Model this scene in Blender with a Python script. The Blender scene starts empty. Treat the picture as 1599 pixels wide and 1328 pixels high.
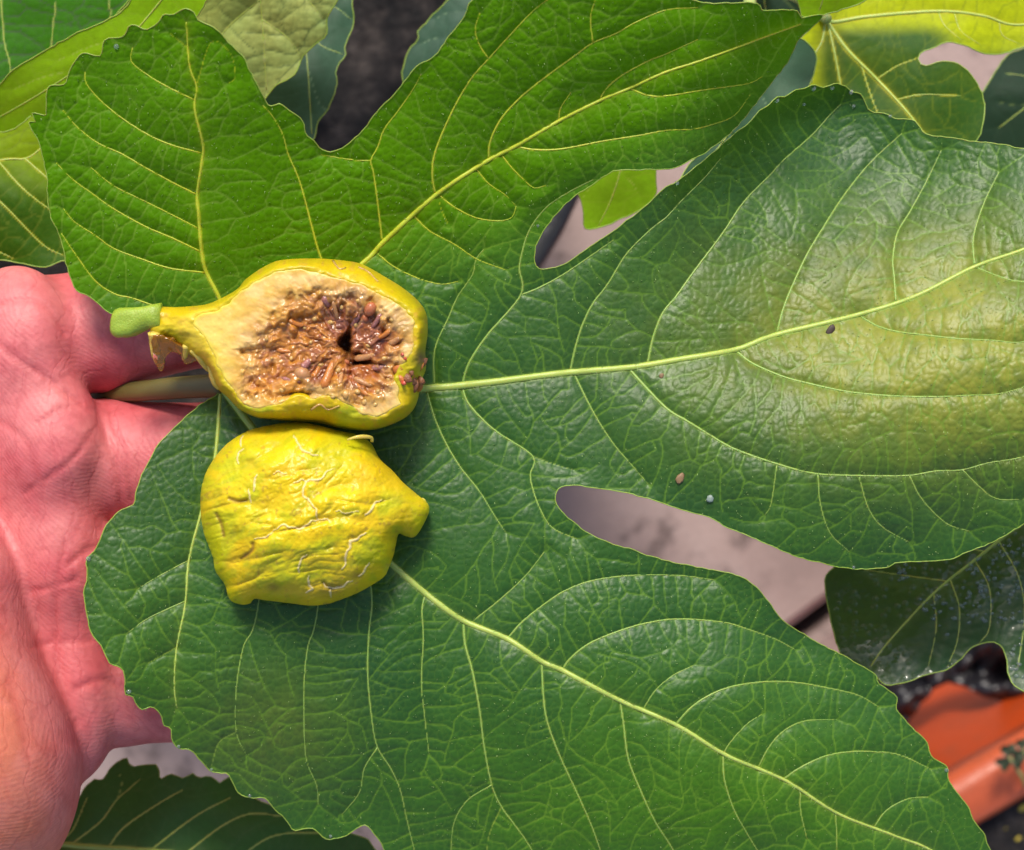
import bpy, math, random
import numpy as np
from mathutils import Vector

# ------------------------------------------------------------------ camera, sky, sun, exposure
SC = bpy.context.scene
W, HH = 1599.0, 1328.0
S = 1e-4                 # metres per photo pixel in the plane of the held leaf
H = 0.35                 # height of the held leaf above the paving
D = 0.26                 # camera height above the held leaf
cam_d = bpy.data.cameras.new('camera'); cam = bpy.data.objects.new('camera', cam_d)
SC.collection.objects.link(cam); SC.camera = cam
cam.location = (0, 0, H + D); cam.rotation_euler = (0, 0, 0)
cam_d.sensor_fit = 'HORIZONTAL'; cam_d.sensor_width = 36.0
cam_d.lens = 36.0 * D / (W * S)
cam_d.clip_start = 0.01; cam_d.clip_end = 200
cam_d.dof.use_dof = True; cam_d.dof.focus_distance = D - 0.004; cam_d.dof.aperture_fstop = 26

SUN_EL, SUN_AZ = math.radians(47), math.radians(-6)      # azimuth from +Y towards +X
wd = bpy.data.worlds.new('World'); SC.world = wd; wd.use_nodes = True
nt = wd.node_tree; bg = nt.nodes['Background']
sky = nt.nodes.new('ShaderNodeTexSky'); sky.sky_type = 'NISHITA'; sky.sun_disc = False
sky.sun_elevation = SUN_EL; sky.sun_rotation = SUN_AZ; sky.air_density = 1.0; sky.dust_density = 2.5
nt.links.new(sky.outputs[0], bg.inputs[0]); bg.inputs[1].default_value = 0.12
sun_d = bpy.data.lights.new('sun', 'SUN'); sun = bpy.data.objects.new('sun', sun_d); SC.collection.objects.link(sun)
sun_d.energy = 2.4; sun_d.angle = math.radians(14); sun_d.color = (1.0, 0.94, 0.84)
sdir = Vector((math.sin(SUN_AZ) * math.cos(SUN_EL), math.cos(SUN_AZ) * math.cos(SUN_EL), math.sin(SUN_EL)))
sun.rotation_euler = sdir.to_track_quat('Z', 'Y').to_euler(); sun.location = (0, 1, 3)
vs = SC.view_settings
vs.view_transform = 'Standard'; vs.look = 'None'; vs.gamma = 1.0; vs.use_curve_mapping = False
vs.exposure = 0.68
SC.cycles.use_denoising = True
SC.cycles.max_bounces = 8; SC.cycles.transparent_max_bounces = 8
SC.cycles.sample_clamp_indirect = 4.0

rng = np.random.RandomState(7)
random.seed(7)

# ------------------------------------------------------------------ helpers
def P(px, py, zmm):
    """a point whose ray passes photo pixel (px,py), zmm millimetres above the plane of the held leaf"""
    px = np.asarray(px, float); py = np.asarray(py, float); z = np.asarray(zmm, float) * 1e-3
    k = S * (D - z) / D
    return np.stack(np.broadcast_arrays((px - W / 2) * k, (HH / 2 - py) * k, H + z), -1)

def catmull(pts, step=4.0, closed=False):
    p = np.asarray(pts, float)
    n = len(p); out = []
    segs = n if closed else n - 1
    for i in range(segs):
        if closed:
            a, b, c, d = p[(i - 1) % n], p[i], p[(i + 1) % n], p[(i + 2) % n]
        else:
            b, c = p[i], p[i + 1]
            a = p[i - 1] if i > 0 else 2 * b - c
            d = p[i + 2] if i + 2 < n else 2 * c - b
        m = max(1, int(np.linalg.norm((c - b)[:2]) / step))
        t = (np.arange(m) / m)[:, None]
        out.append(0.5 * ((2 * b) + (-a + c) * t + (2 * a - 5 * b + 4 * c - d) * t ** 2 + (-a + 3 * b - 3 * c + d) * t ** 3))
    if not closed: out.append(p[-1:])
    return np.concatenate(out)

_T = np.random.RandomState(3).rand(256, 256)
def vnoise(x, y, seed=0):
    x = np.asarray(x, float) + seed * 17.31; y = np.asarray(y, float) + seed * 41.7
    xi = np.floor(x).astype(int); yi = np.floor(y).astype(int)
    fx = x - xi; fy = y - yi
    fx = fx * fx * (3 - 2 * fx); fy = fy * fy * (3 - 2 * fy)
    g = lambda i, j: _T[i & 255, j & 255]
    return (g(xi, yi) * (1 - fx) + g(xi + 1, yi) * fx) * (1 - fy) + (g(xi, yi + 1) * (1 - fx) + g(xi + 1, yi + 1) * fx) * fy
def fbm(x, y, seed=0, octv=3):
    v = 0; a = 0.5; t = 0
    for o in range(octv):
        v = v + a * vnoise(x * 2 ** o, y * 2 ** o, seed + o); t += a; a *= 0.5
    return v / t
def sstep(a, b, x):
    t = np.clip((x - a) / (b - a), 0, 1); return t * t * (3 - 2 * t)

class Grid:
    def __init__(s, poly, h, pad=3):
        s.h = h; s.poly = poly
        s.x0, s.y0 = poly.min(0) - pad * h; x1, y1 = poly.max(0) + pad * h
        s.nx = int((x1 - s.x0) / h) + 2; s.ny = int((y1 - s.y0) / h) + 2
        s.xs = s.x0 + h * np.arange(s.nx); s.ys = s.y0 + h * np.arange(s.ny)
        s.X, s.Y = np.meshgrid(s.xs, s.ys, indexing='ij')
    def inside(s, poly):
        ins = np.zeros((s.nx, s.ny), bool)
        a = poly; b = np.roll(poly, -1, 0)
        for j, y in enumerate(s.ys):
            m = (a[:, 1] > y) != (b[:, 1] > y)
            if not m.any(): continue
            xc = np.sort(a[m, 0] + (y - a[m, 1]) / (b[m, 1] - a[m, 1]) * (b[m, 0] - a[m, 0]))
            ins[:, j] = (np.searchsorted(xc, s.xs) % 2) == 1
        return ins
    def dist(s, line, R, width=None, closed=False, acc=None):
        """distance to a polyline within R (px); with width (per point) also d/width"""
        if acc is None:
            acc = [np.full((s.nx, s.ny), float(R)), np.full((s.nx, s.ny), 99.0), np.zeros((s.nx, s.ny)), np.zeros((s.nx, s.ny))]
        q = np.vstack([line, line[:1]]) if closed else line
        for k in range(len(q) - 1):
            a, b = q[k], q[k + 1]; ab = b - a; L2 = ab @ ab
            if L2 < 1e-9: continue
            lo = np.minimum(a, b) - R; hi = np.maximum(a, b) + R
            i0 = max(0, int((lo[0] - s.x0) / s.h)); i1 = min(s.nx, int((hi[0] - s.x0) / s.h) + 2)
            j0 = max(0, int((lo[1] - s.y0) / s.h)); j1 = min(s.ny, int((hi[1] - s.y0) / s.h) + 2)
            if i0 >= i1 or j0 >= j1: continue
            X = s.xs[i0:i1, None] - a[0]; Y = s.ys[None, j0:j1] - a[1]
            t = np.clip((X * ab[0] + Y * ab[1]) / L2, 0, 1)
            dx = X - t * ab[0]; dy = Y - t * ab[1]; d = np.sqrt(dx * dx + dy * dy)
            if width is not None:
                w = width[k] * (1 - t) + width[k + 1] * t
                sub = acc[1][i0:i1, j0:j1]; np.minimum(sub, d / w, out=sub)
            sub = acc[0][i0:i1, j0:j1]; m = d < sub
            sub[m] = d[m]
            acc[2][i0:i1, j0:j1][m] = dx[m]; acc[3][i0:i1, j0:j1][m] = dy[m]
        return acc
    def clip(s, poly):
        """quads inside poly with the outer ring of vertices pulled on to its edge"""
        ins = s.inside(poly)
        acc = s.dist(poly, 3.2 * s.h, closed=True)
        c = ins[:-1, :-1].astype(int) + ins[1:, :-1] + ins[1:, 1:] + ins[:-1, 1:]
        keep = c >= 1
        used = np.zeros_like(ins)
        used[:-1, :-1] |= keep; used[1:, :-1] |= keep; used[1:, 1:] |= keep; used[:-1, 1:] |= keep
        X = s.X.copy(); Y = s.Y.copy()
        m = used & ~ins
        X[m] -= acc[2][m]; Y[m] -= acc[3][m]
        idx = np.full(ins.shape, -1); idx[used] = np.arange(used.sum())
        i, j = np.nonzero(keep)
        f = np.stack([idx[i, j], idx[i, j + 1], idx[i + 1, j + 1], idx[i + 1, j]], 1)
        s.ins, s.used, s.edge_d = ins, used, acc[0]
        return used, X[used], Y[used], f
    def sample(s, A, px, py):
        u = np.clip((np.asarray(px) - s.x0) / s.h, 0, s.nx - 1.001); v = np.clip((np.asarray(py) - s.y0) / s.h, 0, s.ny - 1.001)
        i = u.astype(int); j = v.astype(int); fu = u - i; fv = v - j
        return (A[i, j] * (1 - fu) + A[i + 1, j] * fu) * (1 - fv) + (A[i, j + 1] * (1 - fu) + A[i + 1, j + 1] * fu) * fv

def tps(ctrl):
    c = np.asarray(ctrl, float); p = c[:, :2] / 1000.0; n = len(p)
    def phi(r2): return 0.5 * r2 * np.log(r2 + 1e-9)
    d2 = ((p[:, None] - p[None]) ** 2).sum(-1)
    A = np.zeros((n + 3, n + 3)); A[:n, :n] = phi(d2) + 0.004 * np.eye(n)
    A[:n, n] = 1; A[:n, n + 1:] = p; A[n, :n] = 1; A[n + 1:, :n] = p.T
    w = np.linalg.solve(A, np.concatenate([c[:, 2], np.zeros(3)]))
    def f(X, Y):
        x = np.asarray(X, float) / 1000; y = np.asarray(Y, float) / 1000
        z = w[n] + w[n + 1] * x + w[n + 2] * y
        for k in range(n): z = z + w[k] * phi((x - p[k, 0]) ** 2 + (y - p[k, 1]) ** 2)
        return z
    return f

def voronoi(X, Y, s, theta=None, aspect=1.0, seed=0, jit=0.9):
    """F2-F1 (cell units) and a random value per cell; cells stretched by aspect across direction theta"""
    r = np.random.RandomState(seed)
    ci = np.floor(X / s).astype(int); cj = np.floor(Y / s).astype(int)
    oi, oj = ci.min() - 3, cj.min() - 3
    ni, nj = ci.max() - oi + 4, cj.max() - oj + 4
    jx = (np.arange(ni)[:, None] + oi + 0.5 + jit * (r.rand(ni, nj) - 0.5)) * s
    jy = (np.arange(nj)[None] + oj + 0.5 + jit * (r.rand(ni, nj) - 0.5)) * s
    val = r.rand(ni, nj)
    if theta is not None: ct, st = np.cos(theta), np.sin(theta)
    F1 = np.full(X.shape, 1e9); F2 = F1.copy(); V = np.zeros(X.shape)
    K = 3 if aspect > 3 else (2 if aspect > 1.2 else 1)
    for a in range(-K, K + 1):
        for b in range(-K, K + 1):
            I = ci - oi + a; J = cj - oj + b
            dx = X - jx[I, J]; dy = Y - jy[I, J]
            if theta is None: d = dx * dx + dy * dy
            else:
                u = (dx * ct + dy * st) * math.sqrt(aspect); v = (-dx * st + dy * ct) / math.sqrt(aspect)
                d = u * u + v * v
            m = d < F1
            F2 = np.where(m, F1, np.minimum(F2, d)); V = np.where(m, val[I, J], V); F1 = np.where(m, d, F1)
    return (np.sqrt(F2) - np.sqrt(F1)) / s, V

def mesh(name, co, faces, smooth=True, attrs=None):
    co = np.asarray(co, np.float32)
    me = bpy.data.meshes.new(name)
    if isinstance(faces, np.ndarray):
        k = faces.shape[1]; f = faces.astype(np.int32)
        me.vertices.add(len(co)); me.vertices.foreach_set('co', co.ravel())
        me.loops.add(f.size); me.loops.foreach_set('vertex_index', f.ravel())
        me.polygons.add(len(f)); me.polygons.foreach_set('loop_start', np.arange(0, f.size, k, dtype=np.int32))
        me.polygons.foreach_set('loop_total', np.full(len(f), k, np.int32))
        me.update(calc_edges=True); me.validate()
    else:
        me.from_pydata([tuple(map(float, c)) for c in co], [], faces); me.update()
    if smooth: me.polygons.foreach_set('use_smooth', np.ones(len(me.polygons), bool))
    for an, arr in (attrs or {}).items():
        at = me.attributes.new(an, 'FLOAT_COLOR', 'POINT')
        at.data.foreach_set('color', np.asarray(arr, np.float32).ravel())
    return me

def obj(name, me, mat=None, parent=None, loc=None):
    """link a mesh whose coordinates are world coordinates; under a parent it keeps its place"""
    o = bpy.data.objects.new(name, me); SC.collection.objects.link(o)
    if mat is not None and not me.materials: me.materials.append(mat)
    if parent is not None:
        o.parent = parent
        o.matrix_parent_inverse = parent_world(parent).inverted()
    if loc is not None: o.location = loc
    return o
from mathutils import Matrix
def parent_world(p):
    m = Matrix.Translation(p.location)
    if p.parent is not None: m = parent_world(p.parent) @ p.matrix_parent_inverse @ m
    return m
def thing(name, label, cat, loc, group=None):
    o = bpy.data.objects.new(name, None); SC.collection.objects.link(o)
    o.empty_display_size = 0.005
    o.location = [float(v) for v in loc]
    return tag(o, label, cat, group)
def tag(o, label, cat, group=None):
    o['label'] = label; o['category'] = cat
    if group: o['group'] = group
    return o

def tube(p, r, n=8, cap=True, flat=1.0, up=(0, 0, 1), wob=0.0, seed=0):
    p = np.asarray(p, float); m = len(p); r = np.broadcast_to(np.asarray(r, float), (m,))
    t = np.gradient(p, axis=0); t /= np.linalg.norm(t, axis=1)[:, None] + 1e-12
    u = np.asarray(up, float)
    s = np.cross(t, u); s /= np.linalg.norm(s, axis=1)[:, None] + 1e-12
    v = np.cross(s, t)
    a = np.arange(n) * 2 * math.pi / n
    rr = r[:, None] * np.ones((m, n))
    if wob: rr = rr * (1 + wob * (vnoise(np.arange(m)[:, None] * 0.4 + 0 * a, a[None] * 1.2 + 0 * r[:, None], seed) - 0.5) * 2)
    co = p[:, None] + rr[..., None] * (np.cos(a)[None, :, None] * s[:, None] + flat * np.sin(a)[None, :, None] * v[:, None])
    co = co.reshape(-1, 3)
    i = np.arange(m - 1)[:, None] * n; k = np.arange(n)[None]; k2 = (k + 1) % n
    f = np.stack([i + k, i + k2, i + n + k2, i + n + k], -1).reshape(-1, 4)
    if cap:
        c0, c1 = len(co), len(co) + 1
        co = np.vstack([co, p[0], p[-1]])
        kk = np.arange(n)
        e0 = np.stack([np.full(n, c0), (kk + 1) % n, kk, np.full(n, c0)], 1)
        e1 = np.stack([np.full(n, c1), (m - 1) * n + kk, (m - 1) * n + (kk + 1) % n, np.full(n, c1)], 1)
        fl = [tuple(q) for q in f.tolist()] + [tuple(q[:3]) for q in e0.tolist()] + [tuple(q[:3]) for q in e1.tolist()]
        return co, fl
    return co, f

def ball(c, r, nu=10, nv=7, axis=None, stretch=1.0, jit=0.0, seed=0):
    """a lumpy ellipsoid; axis stretched"""
    rs = np.random.RandomState(seed)
    co = []
    for j in range(nv + 1):
        ph = math.pi * j / nv
        for i in range(nu):
            th = 2 * math.pi * i / nu
            co.append((math.sin(ph) * math.cos(th), math.sin(ph) * math.sin(th), math.cos(ph)))
    co = np.array(co) * (1 + jit * (rs.rand(len(co), 1) - 0.5)); co[:nu] = co[:nu].mean(0); co[-nu:] = co[-nu:].mean(0)
    co[:, 2] *= stretch
    if axis is not None:
        q = Vector((0, 0, 1)).rotation_difference(Vector(axis)); M = np.array(q.to_matrix()); co = co @ M.T
    co = co * r + np.asarray(c)
    f = []
    for j in range(nv):
        for i in range(nu):
            a, b = j * nu + i, j * nu + (i + 1) % nu
            f.append((a, a + nu, b + nu, b))
    return co, np.array(f)

def inflate(mask, h, it=900, sub=3):
    """smooth dome over a mask: root of the solution of Laplace u = -1"""
    m = mask[::sub, ::sub].astype(float); u = np.zeros_like(m)
    for _ in range(it):
        u[1:-1, 1:-1] = (0.25 * (u[:-2, 1:-1] + u[2:, 1:-1] + u[1:-1, :-2] + u[1:-1, 2:]) + 1.0) * m[1:-1, 1:-1]
    u /= u.max()
    gx = np.clip(np.arange(mask.shape[0]) / sub, 0, m.shape[0] - 1.001); gy = np.clip(np.arange(mask.shape[1]) / sub, 0, m.shape[1] - 1.001)
    i = gx.astype(int)[:, None]; j = gy.astype(int)[None]; fu = gx[:, None] - i; fv = gy[None] - j
    return (u[i, j] * (1 - fu) + u[i + 1, j] * fu) * (1 - fv) + (u[i, j + 1] * (1 - fu) + u[i + 1, j + 1] * fu) * fv

# ------------------------------------------------------------------ materials
class Mat:
    def __init__(s, name):
        s.m = bpy.data.materials.new(name); s.m.use_nodes = True; s.t = s.m.node_tree; s.n = s.t.nodes
        s.b = s.n['Principled BSDF']; s.out = s.n['Material Output']
    def add(s, kind, **kw):
        n = s.n.new('ShaderNode' + kind)
        for k, v in kw.items():
            if hasattr(n, k): setattr(n, k, v)
            else: n.inputs[k].default_value = v
        return n
    def link(s, a, b): s.t.links.new(a, b)
    def mix(s, fac, a, b, mode='MIX'):
        n = s.n.new('ShaderNodeMix'); n.data_type = 'RGBA'; n.blend_type = mode
        for sock, v in ((n.inputs[0], fac), (n.inputs[6], a), (n.inputs[7], b)):
            if isinstance(v, bpy.types.NodeSocket): s.link(v, sock)
            else: sock.default_value = v if not isinstance(v, tuple) else (*v, 1)[:4]
        return n.outputs[2]
    def math(s, op, a, b=0.0, clamp=False):
        n = s.n.new('ShaderNodeMath'); n.operation = op; n.use_clamp = clamp
        for sock, v in ((n.inputs[0], a), (n.inputs[1], b)):
            if isinstance(v, bpy.types.NodeSocket): s.link(v, sock)
            else: sock.default_value = v
        return n.outputs[0]
    def noise(s, scale, detail=3, rough=0.55, vec=None, stretch=None):
        tc = s.n.new('ShaderNodeTexCoord')
        v = tc.outputs['Object'] if vec is None else vec
        if stretch:
            mp = s.n.new('ShaderNodeMapping'); s.link(v, mp.inputs[0]); mp.inputs['Scale'].default_value = stretch[:3]
            if len(stretch) > 3: mp.inputs['Rotation'].default_value = (0, 0, stretch[3])
            v = mp.outputs[0]
        n = s.n.new('ShaderNodeTexNoise'); s.link(v, n.inputs['Vector'])
        n.inputs['Scale'].default_value = scale; n.inputs['Detail'].default_value = detail; n.inputs['Roughness'].default_value = rough
        return n.outputs['Fac']
    def ramp(s, fac, stops):
        n = s.n.new('ShaderNodeValToRGB'); s.link(fac, n.inputs[0])
        e = n.color_ramp.elements
        while len(e) < len(stops): e.new(0.5)
        for q, (p, c) in zip(e, stops): q.position = p; q.color = (*c, 1)[:4]
        return n.outputs[0]
    def attr(s, name):
        n = s.n.new('ShaderNodeAttribute'); n.attribute_name = name
        sp = s.n.new('ShaderNodeSeparateColor'); s.link(n.outputs['Color'], sp.inputs[0])
        return sp.outputs[0], sp.outputs[1], sp.outputs[2], n.outputs['Alpha'], n.outputs['Color']
    def bump(s, height, strength, dist):
        n = s.n.new('ShaderNodeBump'); s.link(height, n.inputs['Height'])
        n.inputs['Strength'].default_value = strength; n.inputs['Distance'].default_value = dist
        s.link(n.outputs[0], s.b.inputs['Normal']); return n.outputs[0]
    def set(s, **kw):
        for k, v in kw.items(): s.b.inputs[k.replace('_', ' ')].default_value = v if not isinstance(v, tuple) else ((*v, 1) if len(v) == 3 and 'Radius' not in k else v)
        return s

def plain(name, col, rough=0.5, var=0.25, scale=120, bump=0.0, spec=0.5, sss=0.0, **kw):
    m = Mat(name)
    n = m.noise(scale, 4)
    c = m.mix(n, tuple(v * (1 - var) for v in col), tuple(min(1, v * (1 + var)) for v in col))
    m.link(c, m.b.inputs['Base Color']); m.set(Roughness=rough); m.b.inputs['Specular IOR Level'].default_value = spec
    if bump: m.bump(m.noise(scale * 6, 4), 0.6, bump)
    if sss:
        m.b.inputs['Subsurface Weight'].default_value = sss; m.b.inputs['Subsurface Radius'].default_value = (1, 0.5, 0.2); m.b.inputs['Subsurface Scale'].default_value = 0.0015
    return m.m

def leaf_material(name, yellowgreen, bluegreen, veincol, tertcol, rough=0.42, spec=0.22, trans=0.28, transcol=(0.30, 0.50, 0.03), pale=(0.32, 0.32, 0.035), wet=False, veincol2=None, spec_backlit=None):
    m = Mat(name)
    r, g, b, a, _ = m.attr('net')          # main veins, fine veins, hue of the lamina, painted-in sheen
    mott = m.noise(60, 3); fine = m.noise(900, 3)
    tone = m.math('ADD', b, m.math('MULTIPLY', m.math('SUBTRACT', mott, 0.5), 0.5), True)
    base = m.mix(tone, yellowgreen, bluegreen)
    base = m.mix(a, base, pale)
    dark = m.mix(fine, (0.75, 0.75, 0.75), (1.2, 1.2, 1.2))
    base = m.mix(1.0, base, dark, 'MULTIPLY')
    base = m.mix(g, base, tertcol)
    base = m.mix(r, base, m.mix(b, veincol, veincol2 or veincol))
    m.link(base, m.b.inputs['Base Color'])
    m.b.inputs['Specular IOR Level'].default_value = spec
    if spec_backlit is not None:  # weaker gloss on the backlit lobes imitates darker surroundings reflected there
        m.link(m.math('ADD', m.math('MULTIPLY', b, spec - spec_backlit), spec_backlit), m.b.inputs['Specular IOR Level'])
    rr = m.math('ADD', m.math('MULTIPLY', m.noise(220, 3), 0.22), rough - 0.11)
    m.link(rr, m.b.inputs['Roughness'])
    bmp = m.bump(m.noise(2600, 3, 0.6), 0.35, 0.00010)
    if wet:
        # beads and films of water left on the blade: smooth, lens-like bumps
        v = m.add('TexVoronoi'); tc = m.add('TexCoord'); m.link(tc.outputs['Object'], v.inputs['Vector']); v.inputs['Scale'].default_value = 700
        wetmask = m.ramp(m.noise(70, 2), [(0.42, (0, 0, 0)), (0.52, (1, 1, 1))])
        hgt = m.math('MULTIPLY', m.math('SUBTRACT', 0.45, v.outputs['Distance'], True), wetmask)
        m.b.inputs['Coat Roughness'].default_value = 0.05; m.link(wetmask, m.b.inputs['Coat Weight'])
        bn = m.n.new('ShaderNodeBump'); m.link(hgt, bn.inputs['Height']); bn.inputs['Distance'].default_value = 0.002; bn.inputs['Strength'].default_value = 1.0
        m.link(bn.outputs[0], m.b.inputs['Coat Normal'])
    tr = m.add('BsdfTranslucent')
    tcol = m.mix(0.3, base, transcol)
    m.link(tcol, tr.inputs['Color'])
    ms = m.add('MixShader'); ms.inputs[0].default_value = trans
    m.link(m.b.outputs[0], ms.inputs[1]); m.link(tr.outputs[0], ms.inputs[2]); m.link(ms.outputs[0], m.out.inputs['Surface'])
    return m.m

def vein_material(name, col, col2):
    m = Mat(name)
    c = m.mix(m.noise(300, 3), col, col2); m.link(c, m.b.inputs['Base Color']); m.set(Roughness=0.45)
    m.b.inputs['Subsurface Weight'].default_value = 0.3; m.b.inputs['Subsurface Scale'].default_value = 0.0008
    m.bump(m.noise(2000, 2), 0.3, 0.0001)
    return m.m

# ------------------------------------------------------------------ the setting: paving and ground
def slab_material():
    m = Mat('paving_stone')
    base = m.ramp(m.noise(16, 5), [(0.3, (0.22, 0.155, 0.135)), (0.5, (0.33, 0.235, 0.205)), (0.72, (0.44, 0.33, 0.295))])
    fine = m.mix(m.noise(500, 4), (0.82, 0.82, 0.82), (1.15, 1.15, 1.15))
    base = m.mix(1.0, base, fine, 'MULTIPLY')
    st = m.ramp(m.noise(46, 5, 0.7), [(0.53, (0, 0, 0)), (0.66, (1, 1, 1))])
    base = m.mix(m.math('MULTIPLY', st, 0.8), base, (0.055, 0.035, 0.03))
    m.link(base, m.b.inputs['Base Color']); m.set(Roughness=0.85); m.bump(m.noise(260, 5), 0.5, 0.001)
    return m.m
M_slab = slab_material()
M_ground = plain('ground_earth', (0.035, 0.027, 0.022), 0.95, 0.5, 30, 0.004)
gco = np.array([(-60, -60, -0.045), (60, -60, -0.045), (60, 60, -0.045), (-60, 60, -0.045)])
g = obj('ground', mesh('ground', gco, np.array([[0, 1, 2, 3]]), False), M_ground); g['kind'] = 'structure'
def box_mesh(name, sx, sy, z0, z1, bev):
    co, f = [], []
    ring = lambda ax, ay, z: [(-ax, -ay, z), (ax, -ay, z), (ax, ay, z), (-ax, ay, z)]
    co = ring(sx, sy, z0) + ring(sx, sy, z1 - bev) + ring(sx - bev, sy - bev, z1)
    for k in (0, 4):
        for i in range(4): f.append((k + i, k + (i + 1) % 4, k + 4 + (i + 1) % 4, k + 4 + i))
    f.append((8, 9, 10, 11))
    return mesh(name, np.array(co), f, False)
pav = bpy.data.objects.new('paving', None); SC.collection.objects.link(pav); pav['kind'] = 'structure'
slab_me = box_mesh('paving_slab', 0.1965, 0.1965, -0.042, 0.0, 0.003)
ja = P(1249, 987, -350); jb = P(1293, 955, -350)
ang = math.atan2(jb[1] - ja[1], jb[0] - ja[0]); ca, sa = math.cos(ang), math.sin(ang)
n_off = -sa * ja[0] + ca * ja[1]
for i in range(-5, 6):
    for j in range(-5, 6):
        u = i * 0.4 + 0.105 + (0.2 if j % 2 else 0); v = n_off + 0.2 + j * 0.4
        o = obj('paving_slab', slab_me, M_slab, pav)
        o.location = (ca * u - sa * v, sa * u + ca * v, random.uniform(-0.0015, 0.0015)); o.rotation_euler = (0, 0, ang)

# ------------------------------------------------------------------ leaves
def ladder(g, vv, dv, seed, gap=27.0):
    """cross veins: rungs that leave every side vein about square to it and end on the next vein or rung"""
    r = np.random.RandomState(seed); c = 3.0
    nx, ny = int(g.nx * g.h / c) + 2, int(g.ny * g.h / c) + 2
    occ = np.full((nx, ny, 2), np.nan); out = []
    cell = lambda p: (min(max(int((p[0] - g.x0) / c), 0), nx - 1), min(max(int((p[1] - g.y0) / c), 0), ny - 1))
    def at(A, p):
        i = int((p[0] - g.x0) / g.h); j = int((p[1] - g.y0) / g.h)
        return A[min(max(i, 0), g.nx - 1), min(max(j, 0), g.ny - 1)]
    jobs = []
    for pts, w0, w1, order in vv:
        t = np.gradient(pts, axis=0); t /= np.linalg.norm(t, axis=1)[:, None] + 1e-9
        s_ = np.concatenate([[0], np.cumsum(np.linalg.norm(np.diff(pts, axis=0), axis=1))])
        for sd in (-1, 1):
            q = r.uniform(6, gap)
            while q < s_[-1]:
                k = int(np.searchsorted(s_, q)); k = min(k, len(pts) - 1)
                a = math.atan2(t[k, 1], t[k, 0]) + sd * (math.pi / 2 - r.uniform(0.0, 0.3))
                jobs.append((pts[k], a, 0)); q += gap * r.uniform(0.75, 1.3)
        a = math.atan2(t[-1, 1], t[-1, 0])
        for d in (-0.55, 0.5): jobs.append((pts[-1], a + d, 1))
    r.shuffle(jobs)
    while jobs:
        p0, a, end = jobs.pop(); p = np.array(p0, float); path = [p.copy()]; bend = r.uniform(-0.05, 0.05); ok = True
        for n in range(17):
            a += bend + r.normal(0, 0.07)
            if n in (4, 7) and r.rand() < 0.45:
                k_ = r.choice((-1, 1)) * r.uniform(0.4, 0.8)
                if r.rand() < 0.5: jobs.append((p.copy(), a - k_, 2))
                a += k_
            p = p + 6.5 * np.array([math.cos(a), math.sin(a)])
            if not at(g.ins, p): path.append(p); break
            o_ = occ[cell(p)]
            if n >= 1 and not np.isnan(o_[0]):
                if n < 3 and end == 0: ok = False
                path.append(o_.copy()); break
            path.append(p.copy())
            if n >= 2 and at(dv, p) < 2.6: break
        if not ok or len(path) < 3: continue
        q = catmull(path, 3.0)
        for w in q[2:]:
            i, j = cell(w); occ[max(0, i - 2):i + 3, max(0, j - 2):j + 3] = w
        out.append(q)
    return out

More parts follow.
